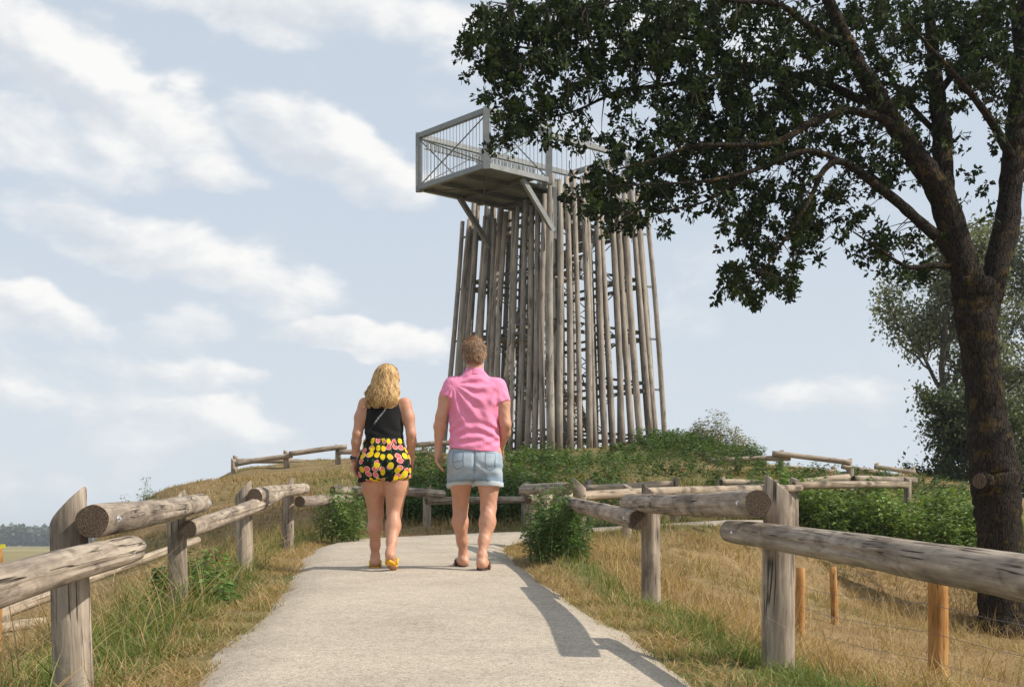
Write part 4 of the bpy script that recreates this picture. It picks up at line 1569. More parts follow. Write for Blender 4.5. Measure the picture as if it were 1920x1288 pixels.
def build_woman():
    loc = Vector(((720 - 960) * 10.5 / F, 10.5, zp(10.5) + .014))
    root, mw = person('woman with long blond hair in black top and fruit-print shorts', loc)
    skin = mat_skin('skin_sunned', (0.54, 0.285, 0.185))
    f = Field((-.36, -.36, -.02), (.36, .52, 1.64), .0070)
    f.torso([(.70, .15, .10, 0, 0), (.84, .178, .11, 0, -.01), (1.0, .135, .085, 0, 0), (1.16, .142, .088, 0, 0), (1.27, .150, .08, 0, 0), (1.33, .12, .06, 0, 0), (1.36, .06, .05, 0, 0)])
    f.chain([(0, -.01, 1.30), (.005, .0, 1.38), (.015, .01, 1.45)], [.06, .047, .05], .03)
    hx, hy = .022, .012
    th = -.45          # looks a little to the right
    co_, si_ = math.cos(th), math.sin(th)

    def R(x, y, z):
        return (hx + x * co_ - y * si_, hy + x * si_ + y * co_, z)
    f.ell((hx, hy, 1.512), (.070, .086, .094), .02, th)
    f.ell(R(0, .04, 1.462), (.052, .056, .052), .03, th)
    f.ell(R(0, .070, 1.424), (.022, .02, .017), .02, th)
    f.cone(R(0, .086, 1.505), R(0, .106, 1.474), .008, .012, .01)
    f.ell(R(0, .084, 1.445), (.020, .011, .009), .008, th)
    # arms
    f.chain([(-.150, -.005, 1.298), (-.183, -.018, 1.19), (-.205, -.035, 1.062)], [.052, .045, .037], .03)
    f.chain([(-.205, -.035, 1.062), (-.216, -.02, 1.0), (-.232, .02, .872)], [.037, .038, .024], .02)
    add_hand(f, (-.233, .024, .862), (-.01, .12, -1), (.3, 1, .1), (1, -.3, 0), .90, .45)
    f.chain([(.165, -.005, 1.298), (.195, -.018, 1.19), (.216, -.035, 1.062)], [.052, .045, .037], .03)
    f.chain([(.216, -.035, 1.062), (.217, .0, 1.0), (.208, .075, .885)], [.037, .038, .024], .02)
    add_hand(f, (.207, .082, .876), (-.02, .30, -1), (-.3, 1, .3), (-1, -.3, 0), .90, .6)
    # legs
    f.chain([(-.085, .0, .86), (-.088, .075, .66), (-.080, .14, .445)], [.108, .092, .060], .04)
    f.chain([(-.080, .14, .445), (-.082, .135, .33), (-.088, .17, .19), (-.090, .20, .10)], [.055, .055, .038, .030], .03)
    f.ell((-.082, .108, .335), (.045, .040, .085), .03)
    add_foot(f, (-.090, .178, .016), (-.105, .405, .014), (-.090, .20, .095), .92)
    f.chain([(.090, .0, .86), (.092, .015, .66), (.080, .015, .445)], [.110, .094, .060], .04)
    f.chain([(.080, .015, .445), (.076, -.03, .34), (.070, -.125, .21), (.068, -.195, .135)], [.055, .056, .039, .030], .03)
    f.ell((.076, -.055, .345), (.046, .042, .085), .03)
    hl = np.array((.068, -.238, .078)); ba = np.array((.075, -.092, .012))
    up = np.array((0, 0, 1.0))
    f.cone((.068, -.195, .135), hl + (0, .012, .03), .033, .033, .025)
    f.cone(hl + (0, .01, .03), ba + up * .018, .031, .030, .03)
    f.cone((.068, -.185, .12), ba + up * .02, .033, .026, .03)
    for i in range(5):
        o = (i - 2) * .0155
        f.cone(ba + np.array((o, 0, .014)), ba + np.array((o * 1.1, .062 - .006 * abs(i - 1), .010)), .016, .0095, .006)
    link('body', f.mesh('body'), root, mw, (skin,))
    # ---- tank top
    g = Field((-.26, -.24, .93), (.26, .24, 1.42), .0065)
    g.torso([(.955, .165, .115, 0, 0), (1.02, .150, .100, 0, 0), (1.10, .152, .100, 0, .002), (1.18, .160, .104, 0, .006), (1.26, .152, .096, 0, .002), (1.31, .128, .078, 0, -.002), (1.35, .100, .062, 0, -.002), (1.37, .085, .055, 0, 0)], .02, 2.4)
    # arm holes and neck
    X = g.ax[0][:, None, None]; Y = g.ax[1][None, :, None]; Z = g.ax[2][None, None, :]
    for s in (-1, 1):
        d = np.sqrt(((X - s * .185) / .72) ** 2 + (Y * .35) ** 2 + ((Z - 1.30) / 1.35) ** 2) - .085
        g.d = np.maximum(g.d, -d).astype(np.float32)
    d = np.sqrt(X ** 2 + (Y * .5) ** 2 + (Z - 1.40) ** 2) - .07
    g.d = np.maximum(g.d, -d).astype(np.float32)
    g.displace(lambda X, Y, Z: .0026 * np.sin((Z + .25 * X) * 85 + 2 * np.sin(X * 14)) * np.exp(-((Z - 1.06) / .05) ** 2) + .0014 * np.sin(X * 50 + Z * 33))
    black = mat_cloth('black_jersey', (0.012, 0.012, 0.013), .25, 500, .8)
    link('tank_top', g.mesh('tank_top'), root, mw, (black,))
    # ---- fruit print shorts
    q = Field((-.32, -.30, .62), (.32, .30, 1.04), .0065)
    q.torso([(.70, .175, .125, 0, 0), (.78, .196, .138, 0, -.01), (.86, .190, .134, 0, -.014), (.95, .168, .118, 0, -.004), (1.005, .158, .110, 0, 0), (1.02, .157, .110, 0, 0)], .03)
    for s in (-1, 1):
        q.ell((s * .085, -.075, .82), (.095, .075, .09), .03)
    q.cone((-.090, .0, .84), (-.096, .09, .60), .116, .118, .03, cut=((-.09, .06, .682), (.05, -.05, -1)))
    q.cone((.095, .0, .84), (.100, .02, .60), .118, .120, .03, cut=((.09, .01, .694), (.22, 0, -1)))
    q.displace(lambda X, Y, Z: .004 * np.sin(X * 62 + 3 * np.sin(Z * 20)) * np.exp(-((Z - .99) / .05) ** 2) + .0045 * np.sin(X * 42 + Z * 12) * np.exp(-((Z - .70) / .06) ** 2) + .010 * np.exp(-(X / .012) ** 2) * (Z < .84))

    def pat(V):
        return np.stack([np.arctan2(V[:, 0], -V[:, 1]) * .165, V[:, 2], V[:, 1] * 0], 1)
    m, b, bs = new_mat('fruit_print')
    at = b.n.new('ShaderNodeAttribute'); at.attribute_name = 'pat'
    pv = at.outputs['Vector']

    def layer(vec, scale, r0, r1, pick_lo, pick_hi, stretch=(1, 1, 1)):
        v = b.vm('MULTIPLY', vec, stretch)
        nd = b.n.new('ShaderNodeTexVoronoi'); nd.voronoi_dimensions = '2D'
        b.put(nd.inputs['Vector'], v); nd.inputs['Scale'].default_value = scale; nd.inputs['Randomness'].default_value = .55
        r_, g_, b_ = b.sep(nd.outputs['Color'])
        mk = b.sstep(nd.outputs['Distance'], r0, r1, 1.0, 0.0)
        pk = b.mul(b.sstep(r_, pick_lo, pick_lo + .01), b.sstep(r_, pick_hi, pick_hi + .01, 1.0, 0.0))
        return b.mul(mk, pk), nd.outputs['Distance'], g_
    wv = b.n.new('ShaderNodeTexNoise'); wv.inputs['Scale'].default_value = 30
    b.put(wv.inputs['Vector'], pv)
    pvw = b.vm('ADD', pv, b.vm('MULTIPLY', b.vm('SUBTRACT', wv.outputs['Color'], (.5, .5, .5)), (.012, .012, 0)))
    col = (0.010, 0.011, 0.010, 1)
    k, dd, _ = layer(pvw, 30, .28, .34, .30, .75, (1.7, .8, 1))
    col = b.mix(k, col, (0.02, 0.10, 0.035))
    k, dd, _ = layer(b.vm('ADD', pvw, (.013, .02, 0)), 17, .39, .42, .30, 1.1, (1, 1.12, 1))
    pinkc = b.ramp(dd, [(0.0, (.80, .22, .24)), (.22, (.74, .12, .13)), (.31, (.62, .13, .12)), (.33, (.85, .55, .52)), (.42, (.85, .40, .33))])
    col = b.mix(k, col, pinkc)
    k, dd, rr_ = layer(pvw, 17, .37, .41, -.1, .46, (1.05, .95, 1))
    yel = b.mix(rr_, (.80, .60, .02), (.72, .48, .01))
    col = b.mix(k, col, yel)
    fold = b.noise(pv, 20, 3, .5, 1)
    setp(b, bs, col, .8, bump=fold, bstr=.3, bdist=.01, spec=.2)
    sh = link('shorts', q.mesh('shorts', pat), root, mw, (m,))
    # ---- shoulder strap of a cross-body bag, with its lettering
    sp = []
    for t in np.linspace(0, 1, 26):
        x = -.128 + t * .21; z = 1.055 + t * .27
        sp.append((x, g.back(x, z) - .004, z))
    V = []; Fq = []
    dx, dz = .21, .27
    L = math.hypot(dx, dz); px_, pz_ = -dz / L * .009, dx / L * .009
    for i, (x, y, z) in enumerate(sp):
        V += [(x - px_, y, z - pz_), (x + px_, y, z + pz_), (x + px_, y + .003, z + pz_), (x - px_, y + .003, z - pz_)]
        if i:
            a = (i - 1) * 4; c = i * 4
            Fq += [(a, a + 1, c + 1, c), (a + 1, a + 2, c + 2, c + 1), (a + 2, a + 3, c + 3, c + 2), (a + 3, a, c, c + 3)]
    me = bpy.data.meshes.new('bag_strap'); me.from_pydata(V, [], Fq); me.update()
    strap = link('bag_strap', me, root, mw, (mat_simple('strap_webbing', (.012, .012, .012), .7),))
    cu = bpy.data.curves.new('strap_lettering', 'FONT')
    cu.body = '| NEVER REGULAR | A'
    cu.size = .0165; cu.space_character = 1.12; cu.align_x = 'CENTER'; cu.align_y = 'CENTER'; cu.extrude = .0003; cu.resolution_u = 2
    to = bpy.data.objects.new('tmp_text', cu); COL.objects.link(to)
    dg = bpy.context.evaluated_depsgraph_get()
    tm = bpy.data.meshes.new_from_object(to.evaluated_get(dg))
    bpy.data.objects.remove(to); bpy.data.curves.remove(cu)
    an = math.atan2(dz, dx)
    tv = np.zeros(len(tm.vertices) * 3); tm.vertices.foreach_get('co', tv); tv = tv.reshape(-1, 3)
    cx, cz = -.128 + .55 * dx, 1.055 + .55 * dz
    xs = cx + tv[:, 0] * math.cos(an) - tv[:, 1] * math.sin(an); zs_ = cz + tv[:, 0] * math.sin(an) + tv[:, 1] * math.cos(an)
    tpar = np.clip(((xs + .128) * dx + (zs_ - 1.055) * dz) / (L * L), 0, 1)
    ys = np.interp(tpar, np.linspace(0, 1, 26), [p[1] for p in sp]) - .0025 - tv[:, 2]
    tm.vertices.foreach_set('co', np.stack([xs, ys, zs_], 1).ravel()); tm.update()
    tm.name = 'strap_lettering'
    link('strap_lettering', tm, strap, None, (mat_simple('white_print', (.8, .8, .8), .6),))
    # ---- watch and bracelet
    w0 = Vector((-.2300, .017, .888)); w1 = Vector((-.2318, .0205, .866))
    wt = link('watch', MB().tube([w0, w1], .0305, 16).mesh('watch', (0, 0, 0), True), root, mw, (mat_simple('watch_strap', (.03, .05, .09), .4),))
    link('dial', MB().tube([Vector((-.254, .008, .877)), Vector((-.266, .004, .877))], .017, 14).mesh('dial', (0, 0, 0), True), wt, None, (mat_simple('watch_glass', (.02, .03, .05), .1),))
    ring = [(-.2335 + .029 * math.cos(t), .0235 + .029 * math.sin(t), .850) for t in np.linspace(0, 6.283, 20)]
    local_tube('bracelet', ring, .004, mat_simple('red_cord', (.30, .03, .03), .6), root, mw, 6)
    # ---- sunglasses
    gl = mat_simple('dark_lens', (.01, .01, .012), .08)
    mbs = MB()
    for s in (-1, 1):
        mbs.tube([R(s * .034, .092, 1.500), R(s * .034, .099, 1.500)], .026, 14)
        mbs.box(R(s * .060, .090, 1.508), R(s * .078, .0, 1.508), .006, .010)
    mbs.box(R(-.012, .100, 1.508), R(.012, .100, 1.508), .005, .005)
    link('sunglasses', mbs.mesh('sunglasses', (0, 0, 0), False), root, mw, (gl,))
    # ---- hair
    hc = Field((-.22, -.20, 1.26), (.20, .16, 1.66), .006)
    hc.ell((hx, hy - .004, 1.528), (.082, .098, .090), 0, th)
    hc.cone((hx - .004, -.048, 1.50), (hx - .035, -.088, 1.345), .072, .080, .05, .62)
    hc.cone((hx + .050, -.030, 1.50), (hx + .045, -.078, 1.345), .040, .052, .04, .7)
    hc.cone((hx - .055, -.030, 1.48), (hx - .105, -.070, 1.365), .042, .052, .05, .7)
    Xh = hc.ax[0][:, None, None]; Yh = hc.ax[1][None, :, None]; Zh = hc.ax[2][None, None, :]
    fx, fy, fz = R(0, .10, 1.46)
    face = np.sqrt((Xh - fx) ** 2 + (Yh - fy) ** 2 + ((Zh - fz) / 1.5) ** 2) - .075
    hc.d = np.maximum(hc.d, -face).astype(np.float32)
    hc.displace(lambda X, Y, Z: .006 * np.sin(X * 95 + 3.0 * np.sin(Z * 26 + X * 9)) * np.clip((1.56 - Z) * 6, .15, 1))
    hb = hc.mesh('hair')
    hm, b, bs = new_mat('blond_base')
    setp(b, bs, (0.20, 0.115, 0.048), .5)
    hair = link('hair', hb, root, mw, (hm,))
    co = np.zeros(len(hb.vertices) * 3); hb.vertices.foreach_get('co', co); co = co.reshape(-1, 3)
    no = np.zeros(len(hb.vertices) * 3); hb.vertex_normals.foreach_get('vector', no); no = no.reshape(-1, 3)
    ok = (co[:, 2] > 1.36) & (no[:, 2] > -.45)
    ids = rng.choice(np.where(ok)[0], 1700)
    N = len(ids); K = 9
    p = co[ids].copy(); paths = np.zeros((N, K, 3)); paths[:, 0] = p + no[ids] * .002
    step = rng.uniform(.018, .027, N)
    phs = rng.uniform(0, 6.28, N); amp = rng.uniform(.001, .0052, N); fr = rng.uniform(60, 95, N)
    cur = p.copy(); nr = no[ids].copy()
    for k in range(1, K):
        flow = np.stack([(cur[:, 0] - hx) * .9 - .12 * np.clip(1.5 - cur[:, 2], 0, 1) * 3, (cur[:, 1] + .02) * 0.5 - .12 * (cur[:, 2] < 1.5), -1 + 0 * cur[:, 0]], 1)
        flow += nr * np.clip(nr[:, 2:3], 0, 1) * .25
        flow -= nr * np.sum(flow * nr, 1, keepdims=True) * .85
        flow /= np.linalg.norm(flow, axis=1, keepdims=True) + 1e-6
        cur = cur + flow * step[:, None]
        # stay on the hair volume
        ii = np.clip(((cur - hc.lo) / hc.h).round().astype(int), 0, hc.n - 1)
        dist = hc.d[ii[:, 0], ii[:, 1], ii[:, 2]]
        j = np.argmin(((co[None, ::7] - cur[:, None]) ** 2).sum(2), 1) * 7
        nr = no[j]
        below = cur[:, 2] < 1.315
        cur = np.where((~below)[:, None], cur - nr * (dist - .003)[:, None] * .7, cur)
        cur[:, 2] = np.maximum(cur[:, 2], 1.285 + .03 * np.sin(phs))
        wave = np.sin(cur[:, 2] * fr + phs)[:, None] * amp[:, None] * np.array((1, .4, 0))
        paths[:, k] = cur + wave * (1 + 1.6 * (cur[:, 2:3] < 1.40))
    wd = np.tile(np.array([.004, .006, .007, .007, .0065, .006, .005, .004, .0018]), (N, 1))
    tone = rng.uniform(0, 1, (N, 1))
    cols = np.array((.24, .125, .045)) * (1 - tone) + np.array((.78, .52, .235)) * tone
    ribbons('locks', np.tile((hx, .0, 1.5), (N, 1)), paths, wd, cols, hair, M_HAIR, None)
    flipflop(root, mw, (-.090, .168, .016), (-.105, .415, .014), (.72, .43, .02), (.75, .48, .02), .045)
    flipflop(root, mw, tuple(hl + (0, -.014, -.004)), (.079, -.012, .004), (.78, .42, .02), (.75, .45, .02), .045, .014)


build_man()
build_woman()

# ------------------------------------------------------------------ oak
def rot_frames(dirs, ups):
    d = dirs / (np.linalg.norm(dirs, axis=1, keepdims=True) + 1e-9)
    s = np.cross(d, ups); s /= np.linalg.norm(s, axis=1, keepdims=True) + 1e-9
    n = np.cross(s, d)
    return np.stack([s, d, n], 2)      # columns: side, along, normal


def oak_leaf():
    """lobed leaf 1 long along +Y, base at the origin"""
    half = [(0.0, 0.0), (0.16, 0.22), (0.10, 0.36), (0.29, 0.56), (0.16, 0.70), (0.0, 1.0)]
    V = []
    for sg in (-1, 1):
        for (x, y) in half:
            V.append((sg * x, y, 0.22 * x - 0.12 * y * y))
    n = len(half)
    return np.array(V, float), np.array([list(range(n))[::-1], list(range(n, 2 * n))])


def far_leaf(w=0.5):
    return np.array([(0, 0, 0), (-w / 2, .45, .06), (0, 1, -.1), (w / 2, .45, .06)], float), np.array([(0, 3, 1), (3, 2, 1)])


def plain_leaf(w=0.34):
    V = np.array([(0, 0, 0), (-w / 2, .42, .05), (0, .45, -.02), (w / 2, .42, .05), (0, 1, -.12)], float)
    T = np.array([(0, 2, 1), (0, 3, 2), (1, 2, 4), (2, 3, 4)])
    return V, T


def leaves_mesh(name, tmpl, pos, dirs, ups, size, cols, curl=None):
    TV, TT = tmpl
    Rm = rot_frames(dirs, ups)
    V = np.einsum('nij,vj->nvi', Rm, TV) * size[:, None, None] + pos[:, None, :]
    n, v, _ = V.shape
    T = (TT[None] + (np.arange(n) * v)[:, None, None]).reshape(-1, TT.shape[1])
    C = np.repeat(cols[:, None, :], v, 1).reshape(-1, 3)
    return mesh_arrays(name, V.reshape(-1, 3), [T], cols=C)


def mat_bark(name, dark, light, moss=0.35, sc=1.0):
    m, b, bs = new_mat(name)
    tc = b.n.new('ShaderNodeTexCoord'); o = tc.outputs['Object']
    st = b.vm('MULTIPLY', o, (1, 1, .22))
    d = b.voro(b.vm('ADD', st, b.vm('MULTIPLY', b.noise(o, 6, 3, .6, 0, 1), (.05, .05, .05))), 30 * sc, 'DISTANCE_TO_EDGE')
    rg = b.sstep(d, 0.0, .16)
    n = b.noise(o, 5 * sc, 5, .65)
    f = b.noise(o, 55 * sc, 4, .65)
    col = b.ramp(b.add(b.mul(rg, .40), b.mul(f, .70)), [(.2, dark), (.8, light)])
    ms = b.mul(b.sstep(n, .52, .66), moss)
    col = b.mix(ms, col, (.16, .105, .03))
    setp(b, bs, col, .92, bump=b.add(b.mul(rg, .8), b.mul(f, .35)), bstr=1.0, bdist=.03, spec=.15)
    return m


M_BARK = mat_bark('oak_bark', (.010, .008, .006), (.040, .031, .024), .5)
M_BARKG = mat_bark('grey_bark', (.05, .045, .04), (.16, .15, .13), .1)
M_TWIG = mat_simple('twig_bark', (.045, .035, .027), .9, .3, 30)


def limb(mb, pts, sides=12, wob=0.04, seed=0):
    """pts rows: px, py, width px, Y"""
    a = np.array([(*P(p[0], p[1], p[3]), p[2] * 1.12 * p[3] / F / 2) for p in pts])
    c = catmull(a, 6)
    r = random.Random(seed)
    P3 = []; R = []
    for i, q in enumerate(c):
        j = q[3] * wob * 3
        P3.append(Vector((q[0] + r.uniform(-j, j), q[1] + r.uniform(-j, j), q[2])))
        R.append(max(q[3], .004) * (1 + r.uniform(-.05, .07)))
    mb.tube(P3, R, sides)
    return c


def build_oak():
    YT = 18.0
    base = P(1882, 1180, YT)
    zb = gz(base.x, YT)
    root = thing('oak_tree', 'large dark oak with spreading leafy branches overhanging from the right', 'tree', (base.x, YT, zb))
    # trunk with fork: swept outline with bumps
    mb = MB()
    skel = []
    trunk = [(1886, 1215, 118, YT), (1882, 1178, 92, YT), (1879, 1140, 76, YT), (1877, 1050, 70, YT), (1872, 960, 76, YT), (1866, 900, 82, YT), (1860, 850, 76, YT), (1851, 780, 66, YT), (1842, 700, 62, YT), (1833, 630, 62, YT), (1826, 570, 68, YT), (1826, 530, 70, YT)]
    skel.append(limb(mb, trunk, 28, .012, 1))
    left = [(1826, 560, 58, YT), (1808, 500, 50, YT), (1783, 420, 46, YT), (1762, 360, 42, YT - .1), (1722, 300, 38, YT - .2), (1682, 240, 33, YT - .3), (1640, 170, 29, YT - .4), (1602, 110, 26, YT - .5), (1570, 40, 22, YT - .6), (1545, -20, 17, YT - .7), (1500, -130, 9, YT - .8)]
    right = [(1838, 640, 34, YT), (1852, 580, 40, YT + .05), (1868, 500, 42, YT + .1), (1886, 430, 42, YT + .2), (1896, 340, 38, YT + .3), (1906, 240, 36, YT + .4), (1915, 140, 32, YT + .5), (1920, 40, 28, YT + .5), (1930, -90, 22, YT + .5), (1945, -230, 12, YT + .6)]
    mid = [(1778, 410, 36, YT), (1768, 330, 34, YT + .1), (1766, 250, 32, YT + .3), (1757, 180, 28, YT + .5), (1750, 100, 21, YT + .7), (1740, 0, 16, YT + .8), (1732, -130, 8, YT + 1)]
    for i, l in enumerate((left, right, mid)):
        skel.append(limb(mb, l, 18, .015, 2 + i))
    br = [
        [(1690, 250, 18, YT - .3), (1650, 222, 15, YT - .6), (1588, 208, 13, YT - .9), (1532, 225, 12, YT - 1.1), (1475, 258, 11, YT - 1.3), (1430, 272, 10, YT - 1.4), (1304, 274, 7, YT - 1.6), (1239, 296, 4, YT - 1.7), (1150, 320, 2.5, YT - 1.8)],
        [(1640, 190, 18, YT - .4), (1605, 184, 15, YT - .2), (1549, 157, 13, YT + .1), (1480, 140, 12, YT + .3), (1400, 128, 11, YT + .5), (1350, 95, 10, YT + .5), (1324, 76, 9, YT + .5), (1290, 72, 8, YT + .4), (1200, 62, 6, YT + .3), (1100, 72, 5, YT + .2), (1000, 90, 3.5, YT), (920, 80, 2, YT)],
        [(1400, 130, 9, YT + .5), (1300, 152, 8, YT + .2), (1170, 170, 6, YT - .1), (1127, 186, 5, YT - .2), (1080, 208, 4, YT - .3), (1010, 226, 3, YT - .3), (945, 252, 2, YT - .4)],
        [(1590, 90, 16, YT - .5), (1550, 70, 13, YT - .8), (1505, 42, 11, YT - 1.0), (1476, 17, 10, YT - 1.1), (1436, 5, 9, YT - 1.2), (1380, 3, 7, YT - 1.3), (1300, -10, 6, YT - 1.4), (1180, 0, 4, YT - 1.4), (1060, 20, 2.5, YT - 1.3), (960, 10, 2, YT - 1.2)],
        [(1800, 500, 24, YT), (1768, 455, 22, YT), (1728, 420, 19, YT - .2), (1690, 385, 17, YT - .4), (1640, 345, 15, YT - .7), (1581, 304, 12, YT - 1.0), (1546, 318, 10, YT - 1.1), (1520, 370, 8, YT - 1.2), (1487, 427, 6, YT - 1.3), (1448, 483, 4, YT - 1.3), (1419, 536, 2.5, YT - 1.3)],
        [(1581, 304, 9, YT - 1.0), (1510, 283, 9, YT - 1.2), (1404, 323, 7, YT - 1.5), (1320, 340, 5, YT - 1.7), (1239, 345, 4, YT - 1.8), (1130, 350, 2.5, YT - 1.9)],
        [(1404, 323, 5, YT - 1.5), (1330, 375, 4, YT - 1.5), (1256, 394, 3, YT - 1.5), (1209, 409, 2, YT - 1.5), (1180, 400, 1.5, YT - 1.5)],
        [(1808, 500, 12, YT), (1768, 498, 11, YT - .1), (1745, 497, 9, YT - .3), (1700, 500, 7, YT - .6), (1650, 468, 5, YT - .8), (1600, 435, 2.5, YT - 1)],
        [(1602, 110, 14, YT - .5), (1560, 20, 11, YT - 0.1), (1490, -70, 8, YT + .2), (1400, -150, 5, YT + .4)],
        [(1757, 180, 14, YT + .5), (1800, 120, 10, YT + .2), (1835, 60, 8, YT - .1), (1860, -40, 5, YT - .3)],
        [(1900, 300, 18, YT + .3), (1850, 215, 13, YT - .3), (1790, 140, 9, YT - .9), (1745, 90, 5, YT - 1.3), (1700, 40, 3, YT - 1.6)],
        [(1766, 260, 12, YT + .3), (1700, 190, 9, YT + .7), (1650, 110, 7, YT + 1.1), (1610, 20, 4, YT + 1.4)],
        [(1906, 240, 16, YT + .4), (1990, 170, 12, YT + .2), (2080, 90, 9, YT), (2180, 40, 5, YT)],
        [(1896, 350, 16, YT + .3), (1960, 300, 12, YT + .8), (2050, 230, 9, YT + 1.3), (2150, 200, 5, YT + 1.6)],
        [(1915, 140, 16, YT + .5), (1900, 20, 12, YT + 1.2), (1890, -100, 8, YT + 1.8), (1880, -220, 4, YT + 2.2)],
    ]
    for i, l in enumerate(br):
        skel.append(limb(mb, l, 9, .02, 20 + i))
    # bole knob and the sawn stub at its side
    mb.tube([P(1862, 905, YT - .1), P(1838, 902, YT - .28)], [.17, .13], 14)
    o = mb.build('trunk', M_BARK, root, smooth=True)
    knob = MB().tube([P(1838, 902, YT - .275), P(1836, 902, YT - .295)], [.105, .10], 14).build('sawn_stub', M_END, root)
    # crown: density map of the leaf mass, cell 40 px, from (860, 0)
    rows = ["377999998998888457887799998999"[:27],
            "699999999999856888777999988888"[:27],
            "699899999998766998866789998888"[:27],
            "288465753688889988756789877777"[:27],
            "038778655689989887657656567777"[:27],
            "019744222599999988545643256666"[:27],
            "038465266899999985568542144444"[:27],
            "000000378999988754677531122222"[:27],
            "000003888888887665476311221111"[:27],
            "000004898854678876321101310000"[:27],
            "000000156300377884542100200000"[:27],
            "000000000000268860378630000000"[:27],
            "000000000000688600036740000000"[:27],
            "000000000000589600000000000000"[:27]]
    cl = []
    r = np.random.default_rng(21)
    for j, row in enumerate(rows):
        for i, ch in enumerate(row):
            dn = int(ch) / 9.0
            n = r.poisson(dn ** 2.0 * 36.0 + dn * 4)
            subs = r.uniform(0, 40, (4, 2))
            for _ in range(n):
                sc_ = subs[r.integers(0, 4)] + r.normal(0, 7.5, 2)
                px = 860 + 40 * i + sc_[0]; py = 40 * j + sc_[1]
                fr = np.clip((px - 880) / 900, 0, 1)
                Yc = YT - .9 + fr * 1.55 + r.normal(0, .5 + .35 * fr)
                cl.append(tuple(P(px, py, Yc)))
    # crown goes on unseen above and right of frame, extended to shade the trunk
    for _ in range(2300):
        a = r.uniform(-1, 1, 3)
        while (a ** 2).sum() > 1:
            a = r.uniform(-1, 1, 3)
        x, y, z = 6.6 + 6.6 * a[0], YT - .4 + 3.2 * a[1], 8.0 + 5.0 * a[2]
        px = 960 + x * F / y; py = HOR - z * F / y
        if -20 < py and px < 1960:
            continue
        cl.append((x, y, z))
    cl = np.array(cl)
    sk = np.concatenate([s[:, :3] for s in skel[1:]])
    # twigs
    tw = MB()
    pick = r.permutation(len(cl))[:1500]
    d2 = ((cl[pick][:, None, :] - sk[None, ::2, :]) ** 2).sum(2)
    nn = np.argmin(d2, 1)
    for c, k in zip(cl[pick], nn):
        q = sk[::2][k]
        L = np.linalg.norm(c - q)
        if L > .7 or L < .06:
            if L > .7:
                q = c + (q - c) / L * .22
                L = .22
            else:
                continue
        mid_ = (c + q) / 2 + r.normal(0, .09 * L, 3) + np.array((0, 0, .05 * L))
        tw.tube([Vector(q), Vector(mid_), Vector(c)], [.010 * min(1, L) + .004, .006, .003], 4, False)
    tw.build('branches', M_TWIG, root, smooth=True)
    # leaves in rosettes at the twig ends
    N = len(cl)
    per = 8
    cen = np.repeat(cl, per, 0)
    ax = r.normal(0, 1, (N, 3)); ax[:, 2] = np.abs(ax[:, 2]) * .4 - .1; ax /= np.linalg.norm(ax, axis=1, keepdims=True)
    axr = np.repeat(ax, per, 0)
    rad = r.normal(0, 1, (N * per, 3)); rad -= axr * (rad * axr).sum(1, keepdims=True); rad /= np.linalg.norm(rad, axis=1, keepdims=True)
    dirs = rad * r.uniform(.55, 1.0, (N * per, 1)) + axr * r.uniform(-.1, .8, (N * per, 1)) + np.array((0, 0, -.18))
    ups = axr + r.normal(0, .35, (N * per, 3)) + np.array((0, 0, .35))
    pos = cen + dirs * r.uniform(.0, .03, (N * per, 1)) + axr * r.uniform(-.06, .04, (N * per, 1))
    size = r.uniform(.064, .112, N * per)
    hue = r.uniform(0, 1, (N * per, 1)); cb = np.repeat(r.uniform(.6, 1.25, (N, 1)) + .8 * (r.uniform(0, 1, (N, 1)) > .85), per, 0)  # random cluster tone; some clusters brightened in colour as if sunlit
    cols = (np.array((.012, .024, .007)) * (1 - hue) + np.array((.034, .050, .012)) * hue) * cb
    off = np.array(root.location)
    me = leaves_mesh('crown', oak_leaf(), pos - off, dirs, ups, size, cols)
    me.materials.append(M_OAKLEAF)
    c = link('crown', me, root)
    c['kind'] = 'stuff'
    return N * per


build_oak()


